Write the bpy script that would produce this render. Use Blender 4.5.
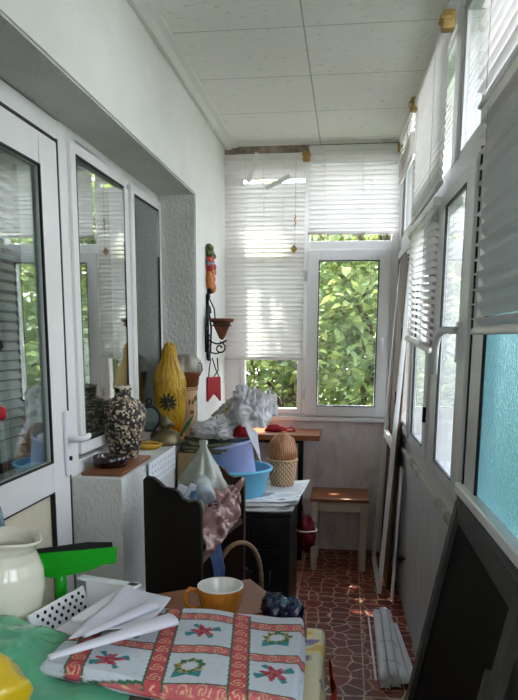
import bpy, bmesh, math, random
from mathutils import Vector, Matrix, noise, Euler
random.seed(7)
for o in list(bpy.data.objects): bpy.data.objects.remove(o)
SC = bpy.context.scene
COL = SC.collection
PI = math.pi
R = math.radians

# ------------------------------------------------------------------ camera, sky, sun, exposure
EYE = Vector((0, 0, 1.35))
FPX, CY, YAW, PIT, ROL = 672.76, 452.77, .1288, -.1697, .0063
fw = Vector((-math.sin(YAW)*math.cos(PIT), math.cos(YAW)*math.cos(PIT), math.sin(PIT)))
rt = Vector((math.cos(YAW), math.sin(YAW), 0)); up = rt.cross(fw)
r2 = rt*math.cos(ROL)+up*math.sin(ROL); u2 = -rt*math.sin(ROL)+up*math.cos(ROL)
cd = bpy.data.cameras.new('camera'); cam = bpy.data.objects.new('camera', cd); COL.objects.link(cam)
cam.matrix_world = Matrix(((r2.x, u2.x, -fw.x, EYE.x), (r2.y, u2.y, -fw.y, EYE.y), (r2.z, u2.z, -fw.z, EYE.z), (0, 0, 0, 1)))
cd.sensor_fit = 'VERTICAL'; cd.sensor_height = 36; cd.lens = FPX*36/700
cd.shift_y = (CY-350)/700; cd.clip_start = .02; cd.clip_end = 200
SC.camera = cam
SC.view_settings.view_transform = 'Standard'; SC.view_settings.look = 'None'
SC.view_settings.gamma = 1; SC.view_settings.use_curve_mapping = False
SC.view_settings.exposure = 1.5
W = bpy.data.worlds.new('sky'); SC.world = W; W.use_nodes = True
wn = W.node_tree.nodes; wl = W.node_tree.links
bg = wn['Background']; bg.inputs[1].default_value = 4.0
tc = wn.new('ShaderNodeTexCoord'); sx = wn.new('ShaderNodeSeparateXYZ'); cr = wn.new('ShaderNodeValToRGB')
wl.new(tc.outputs['Generated'], sx.inputs[0]); wl.new(sx.outputs['Z'], cr.inputs[0]); wl.new(cr.outputs[0], bg.inputs[0])
cr.color_ramp.elements[0].position = .0; cr.color_ramp.elements[0].color = (.93, .91, 1, 1)
cr.color_ramp.elements[1].position = .8; cr.color_ramp.elements[1].color = (.74, .79, 1, 1)
sd = bpy.data.lights.new('sun', 'SUN'); sd.energy = 13.0; sd.angle = R(.6); sd.color = (1, .95, .84)
sun = bpy.data.objects.new('sun', sd); COL.objects.link(sun); sun.location = (-2, 12, 14)
sun.rotation_euler = Vector((.25, -1, -1.95)).to_track_quat('-Z', 'Y').to_euler()
cy = SC.cycles
cy.max_bounces = 10; cy.diffuse_bounces = 6; cy.transparent_max_bounces = 24; cy.transmission_bounces = 8; cy.glossy_bounces = 5
cy.caustics_reflective = False; cy.caustics_refractive = False; cy.sample_clamp_indirect = 6

# ------------------------------------------------------------------ materials
def lin(c):
    if isinstance(c, str): c = tuple(int(c[i:i+2], 16)/255 for i in (0, 2, 4))
    return tuple((v/12.92 if v <= .04045 else ((v+.055)/1.055)**2.4) for v in c)+(1,)
class NT:
    def __init__(s, name):
        s.m = bpy.data.materials.new(name); s.m.use_nodes = True; s.t = s.m.node_tree; s.t.nodes.clear()
        s.out = s.n('OutputMaterial')
    def n(s, typ, **kw):
        x = s.t.nodes.new('ShaderNode'+typ)
        for k, v in kw.items():
            if k.startswith('_'): setattr(x, k[1:], v)
            else: s.set(x.inputs[k.replace('__', ' ')], v)
        return x
    def set(s, i, v):
        if hasattr(v, 'is_output') or isinstance(v, bpy.types.NodeSocket): s.t.links.new(v, i)
        elif isinstance(v, bpy.types.Node): s.t.links.new(v.outputs[0], i)
        else: i.default_value = v
    def co(s, scale=None):
        c = s.n('TexCoord').outputs['Object']
        if scale: c = s.n('Mapping', Vector=c, Scale=scale).outputs[0]
        return c
    def mix(s, f, a, b):
        x = s.n('Mix', _data_type='RGBA'); s.set(x.inputs[0], f); s.set(x.inputs[6], a); s.set(x.inputs[7], b); return x.outputs[2]
    def math(s, op, a, b=0.0, clamp=False):
        x = s.n('Math', _operation=op, _use_clamp=clamp); s.set(x.inputs[0], a); s.set(x.inputs[1], b); return x.outputs[0]
    def ramp(s, f, stops, const=False):
        x = s.n('ValToRGB', Fac=f); r = x.color_ramp
        if const: r.interpolation = 'CONSTANT'
        while len(r.elements) > 1: r.elements.remove(r.elements[-1])
        r.elements[0].position, r.elements[0].color = stops[0]
        for p, c in stops[1:]: e = r.elements.new(p); e.color = c
        return x.outputs[0]
    def noise(s, scale, detail=3, vec=None, rough=.5):
        return s.n('TexNoise', Scale=scale, Detail=detail, Roughness=rough, Vector=vec or s.co()).outputs[0]
    def bump(s, h, strength=.3, dist=.01):
        return s.n('Bump', Height=h, Strength=strength, Distance=dist).outputs[0]
    def bsdf(s, col, rough=.5, spec=.4, metal=0, normal=None, **kw):
        b = s.n('BsdfPrincipled'); s.set(b.inputs['Base Color'], col); s.set(b.inputs['Roughness'], rough)
        b.inputs['Specular IOR Level'].default_value = spec; b.inputs['Metallic'].default_value = metal
        if normal is not None: s.set(b.inputs['Normal'], normal)
        for k, v in kw.items(): s.set(b.inputs[k.replace('__', ' ')], v)
        return b.outputs[0]
    def done(s, sh): s.t.links.new(sh, s.out.inputs[0]); return s.m
MATS = {}
def paint(name, c, rough=.5, spec=.4, var=.12, vs=6, bump=0, bs=60, metal=0, bd=.004):
    """a plain coloured surface with slight blotchy wear of its own"""
    t = NT(name); c = lin(c)
    d = tuple(v*(1-var) for v in c[:3])+(1,); e = tuple(min(1, v*(1+var*.5)) for v in c[:3])+(1,)
    f = t.noise(vs, 5, rough=.65)
    col = t.ramp(f, [(.35, d), (.65, e)])
    nm = t.bump(t.noise(bs, 4), bump, bd) if bump else None
    MATS[name] = t.done(t.bsdf(col, rough, spec, metal, nm)); return MATS[name]
def vcol(name, rough=.6, spec=.3, bump=0, bs=80, transl=0):
    t = NT(name); c = t.n('VertexColor', _layer_name='Col').outputs[0]
    nm = t.bump(t.noise(bs, 4), bump, .003) if bump else None
    b = t.bsdf(c, rough, spec, 0, nm)
    MATS[name] = t.done(b); return MATS[name]
def film(name, c, transp=.35, rough=.25, transl=.3, tintc=None):
    """thin plastic film: part clear, part milky, glossy"""
    t = NT(name); col = lin(c); tc_ = lin(tintc or c)
    d = t.n('BsdfDiffuse', Color=col); tl = t.n('BsdfTranslucent', Color=col); gl = t.n('BsdfGlossy', Color=(1, 1, 1, 1), Roughness=rough)
    tr = t.n('BsdfTransparent', Color=tc_)
    nm = t.bump(t.noise(45, 4), .5, .006); t.set(gl.inputs['Normal'], nm); t.set(d.inputs['Normal'], nm)
    a = t.n('MixShader', Fac=transl); t.set(a.inputs[1], d.outputs[0]); t.set(a.inputs[2], tl.outputs[0])
    f = t.math('MULTIPLY', t.ramp(t.noise(9, 4), [(.3, (.35,)*3+(1,)), (.7, (1, 1, 1, 1))]), transp)
    b = t.n('MixShader', Fac=f); t.set(b.inputs[1], a.outputs[0]); t.set(b.inputs[2], tr.outputs[0])
    fr = t.n('Fresnel', IOR=1.5, Normal=nm)
    g = t.n('MixShader', Fac=t.math('MULTIPLY', fr.outputs[0], .9)); t.set(g.inputs[1], b.outputs[0]); t.set(g.inputs[2], gl.outputs[0])
    MATS[name] = t.done(g.outputs[0]); return MATS[name]
def pane(name, ior=1.5, tint=(.93, .97, .95), boost=1.0, add=0.0):
    t = NT(name)
    tr = t.n('BsdfTransparent', Color=tint+(1,)); gl = t.n('BsdfGlossy', Color=(1, 1, 1, 1), Roughness=.0)
    bf = t.n('NewGeometry').outputs['Backfacing']; fr = t.n('Fresnel', IOR=t.math('ADD', ior, t.math('MULTIPLY', bf, 1/ior-ior))); f = t.math('ADD', t.math('MULTIPLY', fr.outputs[0], boost), add, True)
    m = t.n('MixShader', Fac=f); t.set(m.inputs[1], tr.outputs[0]); t.set(m.inputs[2], gl.outputs[0])
    MATS[name] = t.done(m.outputs[0]); return MATS[name]

paint('wall_paint', 'e2e2de', .7, .25, .05, 3, .25, 90)
t = NT('stucco'); n1 = t.noise(75, 5, t.co((1, 1, .55)), .6); col = t.ramp(t.noise(5, 4), [(.3, lin('cfcfcb')), (.7, lin('dcdcd8'))])
MATS['stucco'] = t.done(t.bsdf(col, .7, .25, 0, t.bump(n1, .9, .012)))
# white ceiling tiles: grooves on a 0.498 x 0.468 m grid and scattered grey flecks
t = NT('ceiling_tiles'); c = t.co(); s_ = t.n('SeparateXYZ', Vector=c)
def groove(sock, org, pitch, w):
    a = t.math('FRACT', t.math('DIVIDE', t.math('SUBTRACT', sock, org-pitch*20), pitch))
    a = t.math('ABSOLUTE', t.math('SUBTRACT', a, .5))
    return t.math('GREATER_THAN', a, .5-w/pitch/2)
g = t.math('MAXIMUM', groove(s_.outputs[0], -.192, .498, .006), groove(s_.outputs[1], 2.68, .468, .005))
fl = t.noise(26, 3, t.co((1, 2.6, 1)), .6)
base = t.ramp(fl, [(.60, lin('e6e4de')), (.68, lin('cfccc5')), (.8, lin('b5b2aa'))])
base = t.mix(t.ramp(t.noise(2.2, 3), [(.4, (0, 0, 0, 1)), (.75, (.35, .35, .35, 1))]), base, lin('d6d2c8'))
col = t.mix(g, base, lin('a9a69e'))
MATS['ceiling_tiles'] = t.done(t.bsdf(col, .65, .3, 0, t.bump(t.math('SUBTRACT', t.math('MULTIPLY', fl, .4), g), .4, .006)))
# floor: red-brown crazy-paving pattern with pale joints
t = NT('floor_tiles'); c = t.co(); wv = t.n('VectorMath', _operation='ADD', Vector=c)
dn = t.n('TexNoise', Scale=9, Detail=2, Vector=c); dv = t.n('VectorMath', _operation='SCALE', Vector=dn.outputs[1]); dv.inputs['Scale'].default_value = .035
t.set(wv.inputs[1], dv.outputs[0])
vo = t.n('TexVoronoi', Scale=14, Randomness=.65, _feature='DISTANCE_TO_EDGE', Vector=wv.outputs[0])
vc = t.n('TexVoronoi', Scale=14, Randomness=.65, Vector=wv.outputs[0])
joint = t.math('LESS_THAN', vo.outputs[0], .045)
cellc = t.ramp(t.n('SeparateColor', Color=vc.outputs[1]).outputs[0], [(0, lin('52160d')), (.35, lin('7c2816')), (.7, lin('641e11')), (1, lin('8a3520'))])
cellc = t.mix(t.math('MULTIPLY', t.noise(40, 4), .5), cellc, lin('4e160d'))
jc = t.ramp(t.noise(30, 3), [(.35, lin('9a7458')), (.65, lin('cfae92'))])
sp = t.n('SeparateXYZ', Vector=c)
tj = t.math('MAXIMUM', groove(sp.outputs[0], .1, .33, .006), groove(sp.outputs[1], .1, .33, .006))
col = t.mix(t.math('MAXIMUM', joint, tj), cellc, jc)
MATS['floor_tiles'] = t.done(t.bsdf(col, t.ramp(t.noise(8, 3), [(.3, (.34,)*3+(1,)), (.7, (.5,)*3+(1,))]), .25, 0, t.bump(t.math('MINIMUM', vo.outputs[0], .08), .3, .02)))
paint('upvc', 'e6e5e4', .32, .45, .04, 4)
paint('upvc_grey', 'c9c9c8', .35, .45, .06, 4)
paint('grimy_trim', '96897a', .8, .2, .45, 16, .3, 60)
paint('gasket', '1d1e20', .6, .3)
paint('panel_cream', 'ded6bd', .5, .3, .05)
t = NT('parapet_board'); s_ = t.n('SeparateXYZ', Vector=t.co()); st = t.noise(6, 4, t.co((6, 6, .7)))
seam = groove(s_.outputs[1], 2.31, .62, .006)
col = t.mix(seam, t.ramp(st, [(.3, lin('a3a1a0')), (.7, lin('bab8b7'))]), lin('6b6a69'))
MATS['parapet_board'] = t.done(t.bsdf(col, .5, .35, 0, t.bump(t.noise(70, 3), .1, .003)))
t = NT('sill_paint'); m_ = t.ramp(t.noise(7, 5), [(.5, (0, 0, 0, 1)), (.68, (1, 1, 1, 1))])
MATS['sill_paint'] = t.done(t.bsdf(t.mix(m_, lin('b9b5ac'), lin('77775a')), .7, .2, 0, t.bump(t.noise(60, 4), .4, .006)))
t = NT('under_window_wall'); st = t.noise(5, 6, t.co((2.5, 2.5, 1)), .7)
col = t.ramp(st, [(.28, lin('c3b6b1')), (.5, lin('e0d5d1')), (.72, lin('ebe2df'))])
MATS['under_window_wall'] = t.done(t.bsdf(col, .6, .3, 0, t.bump(t.noise(55, 4), .3, .006)))
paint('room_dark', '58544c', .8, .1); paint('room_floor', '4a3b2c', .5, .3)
# blind slats let daylight glow through
def slatmat(name, c, tl):  # slight streaks along each slat
    t = NT(name); cc = lin(c); col = t.ramp(t.noise(7, 4, t.co((1, 1, 3))), [(.3, tuple(v*.9 for v in cc[:3])+(1,)), (.7, cc)])
    a = t.bsdf(col, .4, .35); b = t.n('BsdfTranslucent', Color=lin('fffdf6'))
    m = t.n('MixShader', Fac=tl); t.set(m.inputs[1], a); t.set(m.inputs[2], b.outputs[0]); MATS[name] = t.done(m.outputs[0])
slatmat('slat_white', 'e9e4e3', .17); slatmat('slat_bright', 'ece7e8', .3); slatmat('slat_plastic', 'dcdde2', .1)  # nearest blinds get a paler, more translucent copy to look brighter lit
paint('slat_rail', 'dad6d2', .4, .4, .08); paint('cord', 'd8d3c8', .8, .2); paint('yellowed_plastic', 'a88a52', .6, .3, .35, 40, .4, 80)
pane('glass'); pane('glass_door', 1.5, (.80, .88, .85), 1.9, .07)
t = NT('glass_frosted'); nb = t.n('TexVoronoi', Scale=120, Vector=t.co()).outputs[0]; nm = t.bump(nb, .6, .004)
gl = t.n('BsdfGlass', Color=lin('c3d8d8'), Roughness=.22, IOR=1.25, Normal=nm); td = t.n('BsdfTranslucent', Color=lin('6f9496'))
m = t.n('MixShader', Fac=.45); t.set(m.inputs[1], gl.outputs[0]); t.set(m.inputs[2], td.outputs[0]); MATS['glass_frosted'] = t.done(m.outputs[0])
paint('wood_stool', '8a4f27', .35, .45, .3, 5, .15, 60); paint('wood_board', '7d4a2a', .4, .4, .3, 7, .15, 50)
paint('stool_paint', 'b2a794', .6, .3, .2, 9); paint('wood_black', '14100d', .55, .25, .3, 10, .2, 60); paint('wood_dark', '2e1a10', .55, .3, .3, 12, .2, 70)
t = NT('plank_brown'); st = t.noise(5, 5, t.co((14, 14, 1.2)), .6)
MATS['plank_brown'] = t.done(t.bsdf(t.ramp(st, [(.3, lin('38261a')), (.6, lin('5b4331')), (.8, lin('6e543f'))]), .65, .25))
paint('black_enamel', '0e0e0f', .3, .5, .3, 8); paint('metal_dark', '202022', .4, .5, .2, 9, metal=.6); paint('chrome', 'b8babd', .25, .5, .1, 9, metal=.9)
paint('alu', 'b4b5b8', .4, .5, .08, 9, metal=.5); paint('screen_frame', '4a4a49', .45, .4, .1)
t = NT('fly_mesh'); tr = t.n('BsdfTransparent', Color=(1, 1, 1, 1)); d = t.bsdf(lin('1b1a19'), .8, .1)
m = t.n('MixShader', Fac=.93); t.set(m.inputs[1], tr.outputs[0]); t.set(m.inputs[2], d); MATS['fly_mesh'] = t.done(m.outputs[0])
paint('brass', '6e6248', .4, .5, .3, 25, .2, 60, .6); t = NT('mirror_glass'); MATS['mirror_glass'] = t.done(t.bsdf(lin('b9d0cf'), .06, .5, 1))
t = NT('vase_speckle'); v1 = t.n('TexVoronoi', Scale=125, Randomness=1, Vector=t.co()); k = t.n('SeparateColor', Color=v1.outputs[1]).outputs[0]
col = t.ramp(t.math('ADD', t.math('MULTIPLY', k, .75), t.math('MULTIPLY', t.noise(22, 2), .35)), [(0, lin('0d0b0b')), (.52, lin('8d7b68')), (.64, lin('cdbfa6')), (.8, lin('3a2b23'))], True)
MATS['vase_speckle'] = t.done(t.bsdf(col, .45, .45, 0, t.bump(v1.outputs[0], .5, .006)))
paint('red_glass', '1d0607', .1, .6, .2); paint('terracotta', 'b8946c', .75, .2, .18, 12, .3, 90); paint('terracotta_rim', '6d3a1e', .75, .2, .3, 16, .4, 70)
paint('terracotta_dark', '6b3f2c', .8, .2, .3, 16, .4, 70); paint('iron', '17171a', .5, .5, .3, 30, .3, 90, .4)
paint('red_enamel', 'ad1d28', .35, .5, .15); paint('red_cloth', '8f1524', .8, .2, .25, 20, .4, 60); paint('crimson_cloth', '5c0f17', .8, .2, .3, 20, .4, 60)
paint('sky_blue_plastic', '63b5d6', .35, .45, .05); paint('lavender_plastic', 'aab1de', .35, .45, .06); paint('blue_rag', '2f4063', .8, .2, .25, 15, .4, 60)
paint('wicker', 'b8966f', .65, .3, .3, 60, .5, 120)
paint('wicker_dark', '7c6148', .7, .25, .35, 40, .5, 90)
t = NT('net_brown'); w = t.n('TexWave', Scale=34, Distortion=9, Detail=4, Vector=t.co()).outputs[0]
MATS['net_brown'] = t.done(t.bsdf(t.ramp(w, [(.2, lin('7a4a2c')), (.6, lin('a06a42')), (.9, lin('bb8a60'))]), .4, .4, 0, t.bump(w, .25, .005)))
film('bag_white', 'f1eef0', .10, .3, .4); film('bag_clear', 'c9ccbf', .62, .2, .2, 'dfe2d6'); film('wrap_clear', 'd9d4c4', .7, .15, .2, 'f2efe6')
film('wrap_pink', 'a87f78', .35, .2, .2); film('bag_green', '74d3a6', .22, .18, .4); film('bag_yellow_plain', 'd9b914', .1, .3, .3); film('bottle_clear', 'd7dde0', .7, .08, .1, 'eef3f5')
vcol('print_cloth', .75, .2, .15, 220); vcol('print_oil', .35, .4); vcol('print_news', .75, .15, .1); vcol('print_gloss', .4, .4)
t = NT('print_bag'); c = t.n('VertexColor', _layer_name='Col').outputs[0]; nm = t.bump(t.noise(38, 5), .5, .004)
m = t.n('MixShader', Fac=.3); t.set(m.inputs[1], t.bsdf(c, .2, .5, 0, nm)); t.set(m.inputs[2], t.n('BsdfTranslucent', Color=c).outputs[0]); MATS['print_bag'] = t.done(m.outputs[0])
paint('bag_innards', '7d7f6c', .8, .2, .5, 14); paint('ceramic_cream', 'e2dccb', .12, .55, .04); paint('mug_ochre', 'b9742a', .2, .5, .2, 30); paint('mug_white', 'd8d6d0', .15, .5, .03)
paint('green_plastic', '14a01c', .3, .45, .05); paint('rubber_black', '111112', .6, .3); paint('white_plastic', 'e4e4e8', .35, .45, .04)
paint('paper_white', 'd3d3de', .75, .2, .04); paint('blue_gloss', '131a3c', .15, .6, .2); paint('hole_dark', '22262e', .8, .1)
paint('blue_white_print', '5b7fa3', .5, .3, .6, 30); paint('khaki_paper', '5f604c', .8, .15, .4, 14); paint('orange_cloth', 'a8341c', .7, .2, .5, 9, .3, 50)
paint('card', '8a7353', .8, .15, .2, 6); paint('orange_plastic', 'd98a1d', .35, .45, .1); paint('plate_yellow', 'c9a02e', .25, .5, .15, 20); paint('plate_red', '8c2a17', .25, .5, .1)
paint('leaf_green_blade', '2e6b3c', .4, .4, .2); paint('dark_brown', '2b1b14', .6, .3); paint('blue_grey', '74879a', .45, .4, .15)
paint('bark', '5c4a38', .9, .1, .35, 14, .5, 40); paint('soil', '38442a', .95, .05, .4, 2)
paint('petal_red', 'b3202c', .6, .3); paint('pepper_green', '5d6b3b', .5, .3, .4, 60); paint('pepper_red', 'b02a24', .35, .45, .3, 60); paint('pepper_blue', '7d97a8', .5, .3, .3, 60); paint('pepper_orange', 'cc7a3a', .4, .4, .35, 70)
paint('script_ink', '5b3a22', .7, .2)
def leafmat(name, a, b, c):
    t = NT(name); v = t.n('VertexColor', _layer_name='Col'); k = t.n('SeparateColor', Color=v.outputs[0]).outputs[0]
    col = t.ramp(k, [(0, lin(a)), (.5, lin(b)), (1, lin(c))])
    d = t.bsdf(col, .4, .45); tl = t.n('BsdfTranslucent', Color=t.mix(.5, col, lin(c)))
    m = t.n('MixShader', Fac=.35); t.set(m.inputs[1], d); t.set(m.inputs[2], tl.outputs[0]); MATS[name] = t.done(m.outputs[0])
leafmat('leaf_bright', '33492a', '6a8046', 'aeb468'); leafmat('leaf_deep', '2c412e', '4f6645', '84935a')

# ------------------------------------------------------------------ mesh building
WM = {}
class MB:
    def __init__(s): s.v = []; s.f = []; s.mi = []; s.sm = []; s.mats = []; s.uv = {}
    def mat(s, m):
        if m not in s.mats: s.mats.append(m)
        return s.mats.index(m)
    def add(s, vs, fs, m=0, smooth=False, M=None):
        b = len(s.v); s.v += [(M @ Vector(p)) if M else Vector(p) for p in vs]
        for f in fs: s.f.append([b+i for i in f]); s.mi.append(m); s.sm.append(smooth)
        return b
    def box(s, lo, hi, m=0, M=None):
        x0, y0, z0 = lo; x1, y1, z1 = hi
        s.add([(x0, y0, z0), (x1, y0, z0), (x1, y1, z0), (x0, y1, z0), (x0, y0, z1), (x1, y0, z1), (x1, y1, z1), (x0, y1, z1)],
              [(0, 3, 2, 1), (4, 5, 6, 7), (0, 1, 5, 4), (1, 2, 6, 5), (2, 3, 7, 6), (3, 0, 4, 7)], m, False, M); return s
    def prism(s, poly, h0, h1, axis=2, m=0, M=None, smooth=False):
        n = len(poly)
        def P(p, h): return {2: (p[0], p[1], h), 1: (p[0], h, p[1]), 0: (h, p[0], p[1])}[axis]
        s.add([P(p, h0) for p in poly]+[P(p, h1) for p in poly], [tuple(range(n)), tuple(range(2*n-1, n-1, -1))]+[(i, (i+1) % n, n+(i+1) % n, n+i) for i in range(n)], m, smooth, M); return s
    def tube(s, path, r, n=8, m=0, M=None, closed=False, flat=1.0):
        path = [Vector(p) for p in path]; k = len(path); vs = []; rr = r if isinstance(r, (list, tuple)) else [r]*k
        prev = None
        for i, p in enumerate(path):
            a = path[i-1] if (i > 0 or closed) else p; b = path[(i+1) % k] if (i < k-1 or closed) else p
            d = (b-a).normalized()
            if prev is None: q = d.orthogonal().normalized()
            else: q = (prev-d*prev.dot(d)); q = q.normalized() if q.length > 1e-6 else d.orthogonal().normalized()
            prev = q; w = d.cross(q)
            for j in range(n): vs.append(p+(q*math.cos(2*PI*j/n)+w*math.sin(2*PI*j/n)*flat)*rr[i])
        fs = [(i*n+j, i*n+(j+1) % n, ((i+1) % k)*n+(j+1) % n, ((i+1) % k)*n+j) for i in range(k if closed else k-1) for j in range(n)]
        if not closed: fs += [tuple(range(n-1, -1, -1)), tuple(range((k-1)*n, k*n))]
        s.add(vs, fs, m, True, M); return s
    def lathe(s, prof, n=32, m=0, M=None, fold=None, caps=True):
        vs = []; k = len(prof)
        for i, (r, z) in enumerate(prof):
            for j in range(n):
                a = 2*PI*j/n; q = r*(1+(fold(a, z, i) if fold else 0)); vs.append((q*math.cos(a), q*math.sin(a), z))
        fs = [(i*n+j, i*n+(j+1) % n, (i+1)*n+(j+1) % n, (i+1)*n+j) for i in range(k-1) for j in range(n)]
        if caps:
            if prof[0][0] > 1e-5: fs.append(tuple(range(n-1, -1, -1)))
            if prof[-1][0] > 1e-5: fs.append(tuple(range((k-1)*n, k*n)))
        s.add(vs, fs, m, True, M); return s
    def grid(s, fn, nu, nv, m=0, M=None, smooth=True):
        vs = [fn(i/nu, j/nv) for j in range(nv+1) for i in range(nu+1)]
        s.add(vs, [(j*(nu+1)+i, j*(nu+1)+i+1, (j+1)*(nu+1)+i+1, (j+1)*(nu+1)+i) for j in range(nv) for i in range(nu)], m, smooth, M); return s
    def ball(s, c, r, n=16, m=0, fn=None):
        c = Vector(c); r = Vector(r) if not isinstance(r, (int, float)) else Vector((r, r, r)); h = n//2+2; vs = [];
        for i in range(h+1):
            for j in range(n):
                a = 2*PI*j/n; b = PI*i/h; d = Vector((math.sin(b)*math.cos(a), math.sin(b)*math.sin(a), -math.cos(b)))
                k = fn(d) if fn else 1; vs.append(c+Vector((d.x*r.x, d.y*r.y, d.z*r.z))*k)
        s.add(vs, [(i*n+j, i*n+(j+1) % n, (i+1)*n+(j+1) % n, (i+1)*n+j) for i in range(h) for j in range(n)], m, True); return s
    def build(s, name, mat, parent=None, bevel=0, seg=2, color=None, recalc=True, solid=0, subd=0, merge=True):
        me = bpy.data.meshes.new(name); me.from_pydata([tuple(p) for p in s.v], [], s.f)
        mats = mat if isinstance(mat, (list, tuple)) else [mat]
        for x in mats: me.materials.append(MATS[x])
        for p, mi, sm in zip(me.polygons, s.mi, s.sm): p.material_index = mi; p.use_smooth = sm
        if color:
            ca = me.color_attributes.new('Col', 'FLOAT_COLOR', 'POINT')
            for i, p in enumerate(s.v): ca.data[i].color = color(i, p)
        bm = bmesh.new(); bm.from_mesh(me)
        if merge: bmesh.ops.remove_doubles(bm, verts=bm.verts, dist=1e-6)
        if recalc: bmesh.ops.recalc_face_normals(bm, faces=bm.faces)
        bm.to_mesh(me); bm.free()
        o = bpy.data.objects.new(name, me); COL.objects.link(o)
        if parent is not None:
            o.parent = parent; WM[o.name] = WM[parent.name]; me.transform(WM[parent.name].inverted())
        else: WM[o.name] = Matrix.Identity(4)
        if solid: md = o.modifiers.new('thickness', 'SOLIDIFY'); md.thickness = solid; md.offset = 0
        if bevel:
            md = o.modifiers.new('bevel', 'BEVEL'); md.width = bevel; md.segments = seg; md.limit_method = 'ANGLE'; md.angle_limit = R(40)
        if subd: md = o.modifiers.new('subd', 'SUBSURF'); md.levels = subd; md.render_levels = subd
        return o
def tag(o, label, cat, group=None, kind=None):
    o['label'] = label; o['category'] = cat
    if group: o['group'] = group
    if kind: o['kind'] = kind
    return o
def origin(o, loc):
    """put a single-mesh thing's origin at its base"""
    M = Matrix.Translation(loc); o.data.transform(M.inverted()); o.matrix_world = M; WM[o.name] = M; return o
def thing(name, loc, label, cat, group=None):
    o = bpy.data.objects.new(name, None); COL.objects.link(o); o.location = loc; o.empty_display_size = .05
    WM[o.name] = Matrix.Translation(loc); return tag(o, label, cat, group)
def struct(name, mb, mat, parent=None, **kw):
    o = mb.build(name, mat, parent, **kw)
    if parent is None: o['kind'] = 'structure'
    return o
def T(x, y, z): return Matrix.Translation((x, y, z))
def RZ(a): return Matrix.Rotation(a, 4, 'Z')
def RX(a): return Matrix.Rotation(a, 4, 'X')
def RY(a): return Matrix.Rotation(a, 4, 'Y')
def nz(p, s=1, seed=0): return noise.noise(Vector(p)*s+Vector((seed*7.3, seed*3.1, seed*1.7)))

H_, D, XL, XI = 2.47, 4.22, -.77, -.95
YB = -1.7                                            # end of the balcony behind the camera
# right wall frame: s runs from the far corner towards the camera, t into the balcony
RA = .0265
ud = Vector((RA, -1, 0)).normalized(); nd = Vector((-1, -RA, 0)).normalized()
MR = Matrix(((ud.x, nd.x, 0, .29), (ud.y, nd.y, 0, D), (0, 0, 1, 0), (0, 0, 0, 1)))
def S(y): return (D-y)/abs(ud.y)
# back wall frame: s from the left corner to the right, t into the balcony
MBK = Matrix(((1, 0, 0, XL), (0, -1, 0, D), (0, 0, 1, 0), (0, 0, 0, 1)))

# ------------------------------------------------------------------ room shell
struct('floor', MB().box((XL-.2, YB, -.08), (.62, D+.02, 0)), 'floor_tiles')
struct('ceiling', MB().box((XL-.2, YB, H_), (.66, D+.2, H_+.1)), 'ceiling_tiles')
# left wall with the deep opening that holds the balcony door and the two-pane window
b = MB()
b.box((XI-.12, YB, 2.04), (XL, D+.1, H_), 0)         # above the opening
b.box((XI-.12, 3.40, 0), (XL, D+.1, 2.04), 0)        # beyond it
b.box((XI-.12, 2.215, 0), (XL, 3.40, .86), 0)        # parapet under the window
b.box((XI-.12, YB, 0), (XL, .95, 2.04), 0)           # before the door
struct('wall_left', b, 'stucco')
b = MB()
b.box((XL-.001, YB, 2.046), (XL+.006, D, H_)); b.box((XL-.001, 3.406, 0), (XL+.006, D, 2.05)); b.box((XL-.001, YB, 0), (XL+.006, .944, 2.05))
struct('trim_1', b, 'wall_paint')                    # smooth plaster face of the left wall
b = MB(); b.prism([(XL+.006, H_), (XL+.006, H_-.012), (XL+.03, H_-.02), (XL+.055, H_-.008), (XL+.085, H_-.006), (XL+.085, H_)], YB, D, 1)
struct('trim_2', b, 'wall_paint')                    # moulding between wall and ceiling
b = MB(); b.box((.25, YB, H_-.03), (.62, D, H_)); 
o = MB().box((-.0, -.03, H_-.035), (S(YB), .03, H_), 0, MR); struct('trim_3', o, 'upvc_grey')
# inner room seen through the glass
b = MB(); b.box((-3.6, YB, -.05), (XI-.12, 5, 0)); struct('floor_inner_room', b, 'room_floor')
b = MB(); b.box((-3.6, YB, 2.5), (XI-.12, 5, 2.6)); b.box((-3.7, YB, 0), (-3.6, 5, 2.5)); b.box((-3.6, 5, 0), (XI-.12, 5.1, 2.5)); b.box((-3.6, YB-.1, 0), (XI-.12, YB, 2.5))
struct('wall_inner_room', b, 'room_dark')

def frame_rect(b, s0, s1, z0, z1, w, t0, t1, m=0, M=None, wz=None):
    wz = wz or w
    b.box((s0, t0, z0), (s0+w, t1, z1), m, M); b.box((s1-w, t0, z0), (s1, t1, z1), m, M)
    b.box((s0+w, t0, z0), (s1-w, t1, z0+wz), m, M); b.box((s0+w, t0, z1-wz), (s1-w, t1, z1), m, M)
# inner window frame local: s along +Y, t towards the balcony
MI = Matrix(((0, 1, 0, XI), (1, 0, 0, 0), (0, 0, 1, 0), (0, 0, 0, 1)))
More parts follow.
